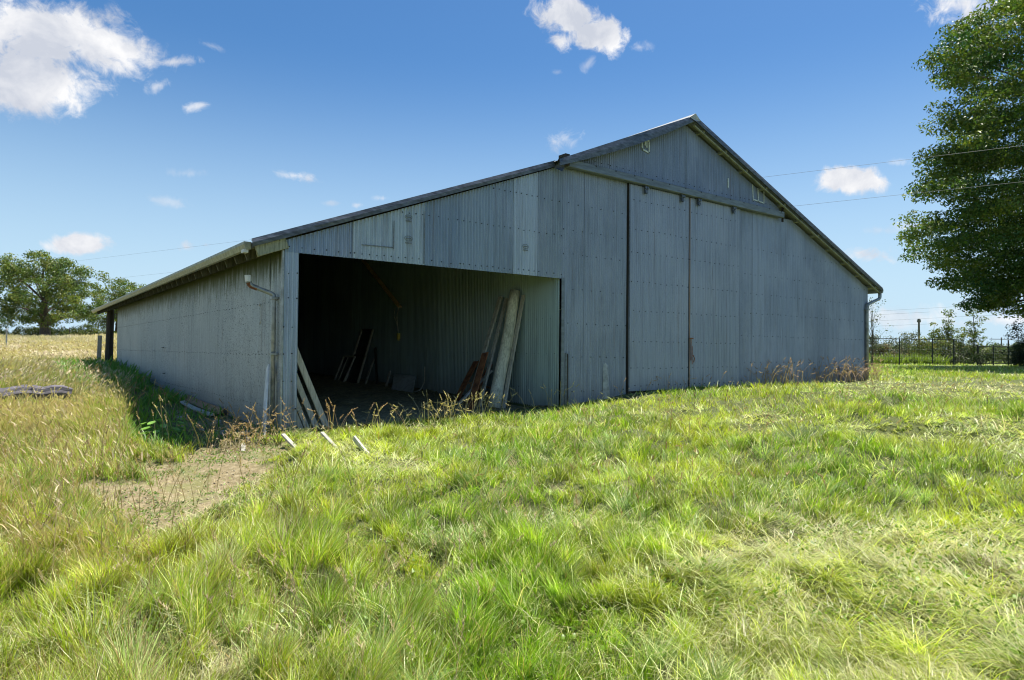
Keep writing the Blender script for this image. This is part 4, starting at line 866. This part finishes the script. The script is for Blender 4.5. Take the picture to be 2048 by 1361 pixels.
def lawn(n, d0, d1, seed, seg, wk, pw=1.0, px=(-250, 2300)):
    x, y, d, p = scatter(n, *px, d0, d1, pw, seed); r = np.random.default_rng(seed + 1)
    m_ = ~in_building(x, y, p)
    dm_ = dirt_mask(x, y); m_ &= r.random(n) > dm_ * 1.0
    m_ &= r.random(n) > .62 * (1 - sstep(fbm(x * 2.3, y * 2.3, 140, 3), .30, .46)) * sstep(x, -2, 0)
    wallstrip = (x > -1.7) & (x < 0) & (y > -.4) & (y < 9)
    m_ &= ~(wallstrip & (r.random(n) < .8 * sstep(fbm(x * 1.4, y * 1.4, 71), .3, .5)))
    x, y, d, p = keep(m_, x, y, d, p); n = len(x); r = np.random.default_rng(seed + 2)
    # gather blades into tufts
    cell = .16; jx = np.floor(x / cell); jy = np.floor(y / cell)
    tx = (jx + hash2(jx, jy, 1)) * cell; ty = (jy + hash2(jx, jy, 2)) * cell; pull = r.uniform(.15, .75, n)
    ox, oy = x - tx, y - ty
    x = tx + ox * (1 - pull * .6); y = ty + oy * (1 - pull * .6)
    z = terr(x, y) - .015
    fl1 = fbm(x * .55, y * .55, 101, 3); fl2 = fbm(x * .55 + 40, y * .55, 102, 3); fl3 = fbm(x * 1.7, y * 1.7, 103, 3)
    flow = fl1 * 20 + (fl3 - .5) * 6.0
    mat_ = sstep(fl2, .46, .60) * sstep(x, -1.2, .6)       # flattened patches to the right
    left = 1 - sstep(x - .25 * y, -1.3, 1.2)               # rough untrodden ground to the left
    dry = sstep(fbm(x * .8 + 9, y * .8, 104, 3), .48, .62)
    tuft = hash2(jx, jy, 3); lng = .65 + .75 * hash2(jx, jy, 4) ** 1.5 + .6 * sstep(fbm(x * 1.3 + 7, y * 1.3, 150, 2), .58, .72) * (hash2(jx, jy, 8) > .4)
    ang = np.where(r.random(n) < .35, r.random(n) * 6.28, flow + r.normal(size=n) * (.9 - .55 * mat_) + np.arctan2(oy, ox) * .25)
    length = (.09 + .11 * r.random(n)) * lng * (1 + .35 * left) * (1 - .6 * sstep(dirt_mask(x - .25, y + .35), .1, .8))
    near_wall = sstep(y, -1.2, -.1) * (x > .3) * (x < 19); length = length * (1 - .25 * near_wall)
    strip2 = sstep(x, -2.2, -1.4) * (1 - sstep(x, -.2, 0)) * (y > -.5); length *= 1 - .35 * strip2 * (y < 6)
    phi0 = .12 + .3 * r.random(n) + .95 * mat_ * r.random(n) ** .5 + .12 * (tuft > .8)
    phi1 = .2 + .9 * r.random(n) + .35 * mat_
    phi0 *= 1 - .35 * left
    c = mixc(np.tile(LUSH, (n, 1)), np.tile(YEL, (n, 1)), np.clip(.5 + 3.0 * (fbm(x * .7 + 4, y * .7, 151, 3) - .5) + 1.2 * (fl3 - .5) + r.normal(size=n) * .25, 0, 1))
    c = np.where((tuft > .78)[:, None], mixc(c, np.tile(BLUEG, (n, 1)), np.full(n, .55)), c)
    pk = r.random(n); 
    c = np.where((pk < .17 + .30 * mat_)[:, None], PALE * r.uniform(.75, 1.2, n)[:, None], c)
    pk = r.random(n); c = np.where((pk < .05 + .16 * dry * mat_ + .14 * left + .10 * dry)[:, None], STRAW * r.uniform(.7, 1.15, n)[:, None], c)
    pk = r.random(n); c = np.where((pk < .10 * left + .02)[:, None], BROWN * r.uniform(.7, 1.2, n)[:, None], c)
    hay = np.exp(-(((x - 17.2) / 2.4) ** 2 + ((y + 4.6) / 1.6) ** 2)); pk = r.random(n)
    c = np.where((pk < hay * .85)[:, None], STRAW * r.uniform(.8, 1.15, n)[:, None], c); length *= 1 - .5 * hay
    c = c * (r.uniform(.62, 1.5, n) * (.62 + .75 * hash2(jx, jy, 6)))[:, None]
    width = wk * np.maximum(d, 1.6) * r.uniform(.6, 1.3, n) + .0012
    V, F, Cx, _ = blades(x, y, z, length, width, ang, phi0, phi1, c, seg, seed=seed)
    acc.add(V, F, Cx)
lawn(230000, 1.5, 4.5, 400, 3, .00085)
lawn(330000, 3.4, 12, 410, 3, .00085)
lawn(260000, 8, 62, 420, 2, .0009)
lawn(60000, 25, 75, 430, 1, .0012, px=(1650, 2400))
# long pale flopped leaves lying over the sward in the foreground
x, y, d, p = scatter(17000, -250, 2300, 1.6, 16, 1, 440); r = np.random.default_rng(441)
m_ = ~in_building(x, y, p) & (dirt_mask(x, y) < .3) & (fbm(x * .9, y * .9, 105) > .38 + .16 * r.random(len(x))); x, y, d, p = keep(m_, x, y, d, p); n = len(x); r = np.random.default_rng(442)
fl1 = fbm(x * .55, y * .55, 101, 3)
V, F, Cx, _ = blades(x, y, terr(x, y) + .03 + .07 * r.random(n), r.uniform(.12, .28, n), (.0008 * d + .0008) * r.uniform(.7, 1.3, n), fl1 * 14 + r.normal(size=n) * .5, r.uniform(.4, 1.1, n), r.uniform(.5, 1.3, n), (np.where((r.random(n) < .7)[:, None], PALE, YEL)) * r.uniform(.9, 1.5, n)[:, None], 4, seed=443)
acc.add(V, F, Cx)
# broken, trampled thatch lying in the sward
x, y, d, p = scatter(120000, -250, 2300, 1.5, 26, 1, 450); r = np.random.default_rng(451)
m_ = ~in_building(x, y, p) & (r.random(len(x)) > dirt_mask(x, y) * .8) & (r.random(len(x)) < .25 + 1.2 * sstep(fbm(x * .55 + 40, y * .55, 102, 3), .44, .6)); x, y, d, p = keep(m_, x, y, d, p); n = len(x); r = np.random.default_rng(452)
V, F, Cx, _ = blades(x, y, terr(x, y) + .02 + .09 * r.random(n) * (1 - dirt_mask(x, y)), r.uniform(.04, .16, n), (.0010 * d + .0008) * r.uniform(.6, 1.3, n), fbm(x * .55, y * .55, 101, 3) * 20 + r.normal(size=n) * 1.1, r.uniform(1.0, 1.6, n), r.uniform(-.3, .4, n), mixc(np.tile(STRAW, (n, 1)), np.tile(PALE, (n, 1)), r.random(n)) * r.uniform(.5, 1.15, n)[:, None], 2, seed=453)
acc.add(V, F, Cx)
# low broad-leaved plants between the blades
x, y, d, p = scatter(30000, -250, 2300, 1.5, 12, 1, 460); r = np.random.default_rng(461)
m_ = ~in_building(x, y, p) & (fbm(x * 1.1, y * 1.1, 133) > .52); x, y, d, p = keep(m_, x, y, d, p); n = len(x); r = np.random.default_rng(462)
V, F, Cx, _ = blades(x, y, terr(x, y) + .04 + .07 * r.random(n), r.uniform(.015, .04, n), r.uniform(.010, .022, n), r.random(n) * 6.28, r.uniform(.7, 1.5, n), r.uniform(0, .5, n), np.tile(LUSH * .8, (n, 1)) * r.uniform(.7, 1.4, n)[:, None], 2, seed=463)
acc.add(V, F, Cx)
tag(acc.build('grass', M_GRASS), kind='stuff')

# tall dry pasture on the left
acc = Acc()
def pasture(n, d0, d1, seed, seg, px=(-300, 300), green=.45, hgt=.52, pw=1.0):
    x, y, d, p = scatter(n, *px, d0, d1, pw, seed); r = np.random.default_rng(seed + 1)
    edge_ = -2.3 + 1.0 * sstep(y, .5, 6) + (fbm(y * .35, y * 0, 9) - .5) * 1.0
    m_ = ~in_building(x, y, p) & (x < np.where(y < 24, edge_ + r.normal(size=n) * .5, 40)) & (y > -6.0 + r.normal(size=n) * .8) & (r.random(n) > dirt_mask(x, y))
    x, y, d, p = keep(m_, x, y, d, p); n = len(x); r = np.random.default_rng(seed + 2)
    k = sstep(y, -6, 6); f1 = fbm(x * .4, y * .15, 120, 4); f2 = fbm(x * 1.6, y * 1.1, 121, 3)
    length = (1 - .6 * ((x > -4.9) & (x < -2.0) & (y > 5.0) & (y < 8.0))) * hgt * (.55 + .45 * k) * r.uniform(.45, 1.1, n) * (.75 + .5 * f2)
    g_ = sstep(f2 + (1 - k) * .25 + r.normal(size=n) * .12, .45, .62)
    c = mixc(np.tile(C3(.64, .55, .34), (n, 1)), np.tile(C3(.38, .45, .10), (n, 1)), np.clip(g_ * green * 2.4 * (1 - .8 * sstep(y, 7, 24)), 0, 1))
    pk = r.random(n); c = np.where((pk < .07 + .22 * sstep(-y, -3, 2))[:, None], BROWN * 1.25, c); c = np.where((pk > .90)[:, None], C3(.52, .45, .27), c)
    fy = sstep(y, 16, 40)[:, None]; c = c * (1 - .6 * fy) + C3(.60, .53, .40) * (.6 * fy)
    c = c * r.uniform(.75, 1.2, n)[:, None]
    head = f1 * 9 + r.normal(size=n) * .8
    V, F, Cx, T_ = blades(x, y, terr(x, y) - .03, length, .0011 * d * r.uniform(.5, 1.2, n) + .001, head, .05 + .2 * r.random(n), .2 + .7 * r.random(n), c, seg, seed=seed)
    acc.add(V, F, Cx)
    hm = (r.random(n) < .22) & (d < 60); T_ = T_[hm]; nn = len(T_)
    V, F, Cx, _ = blades(T_[:, 0], T_[:, 1], T_[:, 2] - .02, r.uniform(.07, .14, nn), .0022 * d[hm] + .002, head[hm], r.uniform(.2, .9, nn), r.uniform(.3, .8, nn), np.where((r.random(nn) < .5)[:, None], C3(.60, .51, .32), C3(.46, .36, .24)) * r.uniform(.8, 1.15, nn)[:, None], 2, seed=seed + 5)
    acc.add(V, F, Cx)
pasture(26000, 3.8, 12, 500, 4, green=.55, hgt=.5)
pasture(60000, 10, 40, 510, 3)
pasture(70000, 30, 118, 520, 2, px=(-300, 290), hgt=.5)
tag(acc.build('tall_dry_grass', M_STRAW), kind='stuff')

# ripe seed-head stems in clumps
acc = Acc()
def seeds(x, y, n, spread, h0, h1, seed, c=C3(.46, .36, .20), lean=.5, headl=.12, dens=18, zz=None, wk=1.0):
    r = np.random.default_rng(seed); X = x + r.normal(size=n) * spread[0]; Y = y + r.normal(size=n) * spread[1]; d = np.hypot(X - CAM.x, Y - CAM.y)
    L_ = r.uniform(h0, h1, n); hd = r.random(n) * 6.28; p0 = r.uniform(0, .25, n); p1 = r.uniform(.2, 1.3, n) * lean * 1.6; cc = np.tile(c, (n, 1)) * r.uniform(.7, 1.15, n)[:, None]
    V, F, Cx, T_ = blades(X, Y, terr(X, Y), L_, .0007 * d * wk + .001, hd, p0, p1, cc * .85, 4, seed=seed); acc.add(V, F, Cx)
    # panicle: small spikelets back along the tip
    k = np.repeat(np.arange(n), dens); t = np.tile(np.linspace(0, 1, dens), n) + r.normal(size=n * dens) * .03; ph = p0[k] + p1[k] * (1 - .1 * (1 - t))
    hl = headl * r.uniform(.7, 1.3, n)[k]
    px_ = T_[k, 0] - np.cos(hd[k]) * np.sin(ph) * hl * t; py_ = T_[k, 1] - np.sin(hd[k]) * np.sin(ph) * hl * t; pz_ = T_[k, 2] - np.cos(ph) * hl * t
    V, F, Cx, _ = blades(px_, py_, pz_, (.012 + .016 * t) * r.uniform(.6, 1.4, len(k)), .0009 * d[k] * wk + .0012, r.random(len(k)) * 6.28, r.uniform(.5, 1.5, len(k)), r.uniform(0, .6, len(k)), cc[k] * r.uniform(.85, 1.25, len(k))[:, None], 2, seed=seed + 1); acc.add(V, F, Cx)
PALS = C3(.58, .50, .26); PINK = C3(.42, .30, .22)
seeds(2.75, -.35, 70, (.38, .22), .35, .62, 601, PALS, .9); seeds(3.7, -.1, 34, (.3, .2), .35, .6, 602, PALS, .9)
seeds(1.6, -.6, 14, (.4, .3), .3, .5, 603, PALS, .7); seeds(.5, -.6, 22, (.4, .25), .35, .65, 604, C3(.48, .33, .18), .6)
seeds(-.55, -.35, 70, (.28, .35), .25, .6, 605, C3(.46, .33, .18), .8); seeds(-.9, .1, 40, (.2, .4), .3, .55, 606, C3(.44, .31, .17), .9)
seeds(-1.25, 1.2, 7, (.15, .8), .5, .75, 607, PALS, .3); seeds(5.5, -.2, 16, (.35, .1), .35, .65, 608, PALS, .8)
seeds(9.8, -.25, 22, (1.6, .1), .3, .55, 609, PINK * 1.2, .8); seeds(13.6, -.3, 90, (.75, .12), .45, .85, 610, PINK * 1.2, 1.0); seeds(17.3, -.35, 150, (1.0, .16), .5, .95, 611, PINK * 1.2, 1.0)
seeds(19.3, -.4, 30, (.5, .2), .3, .6, 612, PALS, .8); seeds(-1.4, 10, 40, (.3, 3.5), .5, .9, 613, C3(.38, .28, .16), .7); seeds(-.9, 5, 26, (.3, 1.6), .4, .7, 614, C3(.36, .26, .15), .8)
seeds(-3.2, -4.2, 110, (.9, 1.2), .42, .8, 615, C3(.40, .30, .16), .35, .1); seeds(-3.9, -1.5, 150, (1.1, 1.8), .4, .75, 616, C3(.44, .34, .19), .35, .1); seeds(-2.15, -7.2, 46, (.42, .5), .25, .55, 617, C3(.46, .37, .22), .35, .07, wk=1.2)
seeds(-1.2, -7.0, 30, (.5, .4), .2, .42, 618, C3(.48, .39, .24), .4, .06, wk=1.2); seeds(1.2, -6.6, 20, (.7, .5), .2, .4, 619, C3(.44, .30, .16), .4, .07); seeds(4, -5, 60, (3, 1.8), .22, .42, 620, C3(.42, .30, .17), .6, .07)
seeds(9, -4.5, 60, (4, 1.6), .22, .42, 621, C3(.46, .36, .2), .6, .08); seeds(-2.9, 7.0, 60, (.9, .25), .35, .7, 622, PALS, .6)
seeds(-.75, -.55, 60, (.3, .2), .15, .4, 623, C3(.55, .45, .30), 1.2, .06)
tag(acc.build('seed_head_grass', M_STRAW), kind='stuff')

# shaded weeds along the side wall
acc = Acc(); r = np.random.default_rng(700)
n = 9000; x = -r.random(n) ** .8 * 1.9 - .05; y = r.uniform(-.3, 21, n) ; kk = (r.random(n) < np.where(y < 6, .45, 1.0)) & (fbm(x * 1.2, y * 1.2, 130) > .42); x, y = x[kk], y[kk]; n = len(x); d = np.hypot(x - CAM.x, y - CAM.y)
V, F, Cx, _ = blades(x, y, terr(x, y) - .01, r.uniform(.10, .35, n) * (1 + .8 * sstep(y, 5, 14)), .0016 * d * r.uniform(.6, 1.3, n), r.random(n) * 6.28, r.uniform(.05, .4, n), r.uniform(.4, 1.4, n), mixc(np.tile(C3(.09, .24, .03), (n, 1)), np.tile(C3(.22, .38, .06), (n, 1)), r.random(n)), 3, seed=701); acc.add(V, F, Cx)
# creeping broad-leaved weeds on the bare patch and in the shade
n = 16000; x = r.uniform(-3.4, -.1, n); y = r.uniform(-5.6, 6, n); kk = (fbm(x * 2.6, y * 2.6, 131) > .50) & ((dirt_mask(x, y) > .2) | (x > -1.7) & (y > -.3)); x, y = x[kk], y[kk]; n = len(x)
V, F, Cx, _ = blades(x, y, terr(x, y) + .005, r.uniform(.02, .05, n), r.uniform(.012, .022, n), r.random(n) * 6.28, r.uniform(.5, 1.4, n), r.uniform(0, .5, n), mixc(np.tile(C3(.09, .17, .03), (n, 1)), np.tile(C3(.2, .26, .07), (n, 1)), r.random(n)), 2, seed=702); acc.add(V, F, Cx)
tag(acc.build('weeds', M_GRASS), kind='stuff')

# pebbles and clods on the bare patch
n = 1500; x = r.uniform(-3.4, -.2, n); y = r.uniform(-5.4, .8, n); kk = (r.random(n) < dirt_mask(x, y)) | ((y > -.9) & (x > -1.3) & (r.random(n) < .5)); x, y = x[kk], y[kk]; n = len(x); sz = .004 + .012 * r.random(n) ** 3
oc = np.array([(1, 0, 0), (0, 1, 0), (-1, 0, 0), (0, -1, 0), (0, 0, .7), (0, 0, -.7)]); V = (oc[None] * r.uniform(.6, 1.3, (n, 6, 1)) * sz[:, None, None]) + np.stack([x, y, terr(x, y) + sz * .2], -1)[:, None]
F = (np.arange(n) * 6)[:, None, None] + np.array([[0, 1, 4], [1, 2, 4], [2, 3, 4], [3, 0, 4], [1, 0, 5], [2, 1, 5], [3, 2, 5], [0, 3, 5]])[None]
tag(np_mesh('gravel', V.reshape(-1, 3), F.reshape(-1, 3), simple('tan_pebbles', (.38, .32, .22), .9, 0, .3, (1, 1, 1), 12, .4)), kind='stuff')
x = r.uniform(-3.3, -.1, 2600); y = r.uniform(-5.2, .6, 2600); kk = r.random(2600) < dirt_mask(x, y); x, y = x[kk], y[kk]; n = len(x)
V, F, Cx, _ = blades(x, y, terr(x, y) + .012, r.uniform(.03, .14, n), r.uniform(.002, .005, n), r.random(n) * 6.28, r.uniform(1.3, 1.6, n), r.uniform(-.2, .1, n), np.tile(C3(.55, .47, .28), (n, 1)) * r.uniform(.5, 1.2, n)[:, None], 2, seed=712); ACC2 = (V, F, Cx)

# straw and litter on the floor of the bay
acc = Acc(); acc.add(*ACC2); n = 5000; x = r.uniform(.3, 5.6, n); y = r.uniform(.2, 12, n)
V, F, Cx, _ = blades(x, y, terr(x, y) + .04, r.uniform(.04, .18, n), r.uniform(.004, .010, n), r.random(n) * 6.28, r.uniform(1.2, 1.55, n), r.uniform(-.1, .2, n), np.tile(C3(.50, .43, .24), (n, 1)) * r.uniform(.4, 1.3, n)[:, None], 2, seed=710); acc.add(V, F, Cx)
tag(acc.build('straw_litter', M_STRAW), kind='stuff')

# broad-leaved plant in the shade, ornamental grass tuft, strap-leaved border
def leafy_plant(name, x, y, n, L0, w, c, lab, cat, seed, p0=(.2, .8), p1=(.4, 1.0), spread=.03):
    r = np.random.default_rng(seed); z = tz(x, y)
    X = r.normal(size=n) * spread; Y = r.normal(size=n) * spread
    V, F, Cx, _ = blades(X, Y, np.zeros(n), r.uniform(.6, 1.1, n) * L0, np.full(n, w) * r.uniform(.7, 1.2, n), np.arange(n) * 2.4 + r.normal(size=n) * .2, r.uniform(*p0, n), r.uniform(*p1, n), np.tile(np.array(c), (n, 1)) * r.uniform(.8, 1.25, n)[:, None], 4, seed=seed)
    o = np_mesh(name, V, F, M_GRASS, None, Cx); o.location = (x, y, z); return tag(o, lab, cat)
pb = empty('broadleaf_plant', (-1.45, 1.3, tz(-1.45, 1.3)), 'bright broad-leaved weed in the shade by the side wall', 'plant')
V = []; F = []; Cs = []; r = np.random.default_rng(31); mbs = MB(); nb = 0
for k in range(22):
    an = k * 2.4; h = .10 + .24 * (k / 22); rd = .14 + .12 * r.random(); cx_, cy_ = math.cos(an) * rd, math.sin(an) * rd
    mbs.tube([(0, 0, 0), (cx_ * .5, cy_ * .5, h * .8), (cx_, cy_, h)], .004, 5)
    L_ = r.uniform(.12, .20); W_ = L_ * .6; ax = np.array([math.cos(an), math.sin(an), -.25]); sd = np.array([-math.sin(an), math.cos(an), 0]); o_ = np.array([cx_, cy_, h])
    pts = [o_, o_ + ax * L_ * .3 + sd * W_ * .45, o_ + ax * L_ * .65 + sd * W_ * .4, o_ + ax * L_, o_ + ax * L_ * .65 - sd * W_ * .4, o_ + ax * L_ * .3 - sd * W_ * .45, o_ + ax * L_ * .5 - np.array([0, 0, .015])]
    V += pts; F += [[nb + a_, nb + b_, nb + 6] for a_, b_ in ((0, 1), (1, 2), (2, 3), (3, 4), (4, 5), (5, 0))]; Cs += [np.array([.22, .42, .07]) * r.uniform(.8, 1.2)] * 7; nb += 7
np_mesh('leaves', np.array(V), F, M_GRASS, pb, np.array(Cs)); mbs.build('stems', simple('green_stem', (.12, .2, .05)), pb)
leafy_plant('grass_tuft', 4.99, -5.72, 260, .48, .012, (.20, .26, .12), 'mounded tuft of pale long grass in the mown area at right', 'grass tuft', 41, (.1, .9), (.7, 1.4), .10)
leafy_plant('dock_plant', *sv(1735, 8.2), 9, .24, .05, (.08, .19, .03), 'broad-leaved dock growing in the lawn at right', 'plant', 42)
for i in range(26):
    px = 1738 + i * 6.0 + (i % 3); x, y = sv(px, 52.2 + (i % 4) * .5)
    leafy_plant('daylily_clump', x, y, 46, .95 + .25 * ((i * 7) % 5) / 5, .06, (.17, .24, .04), 'strap-leaved yellow green daylily clump along the wire fence', 'plant', 800 + i, (.1, .6), (.3, 1.1), .22)['group'] = 'daylilies along the wire fence'
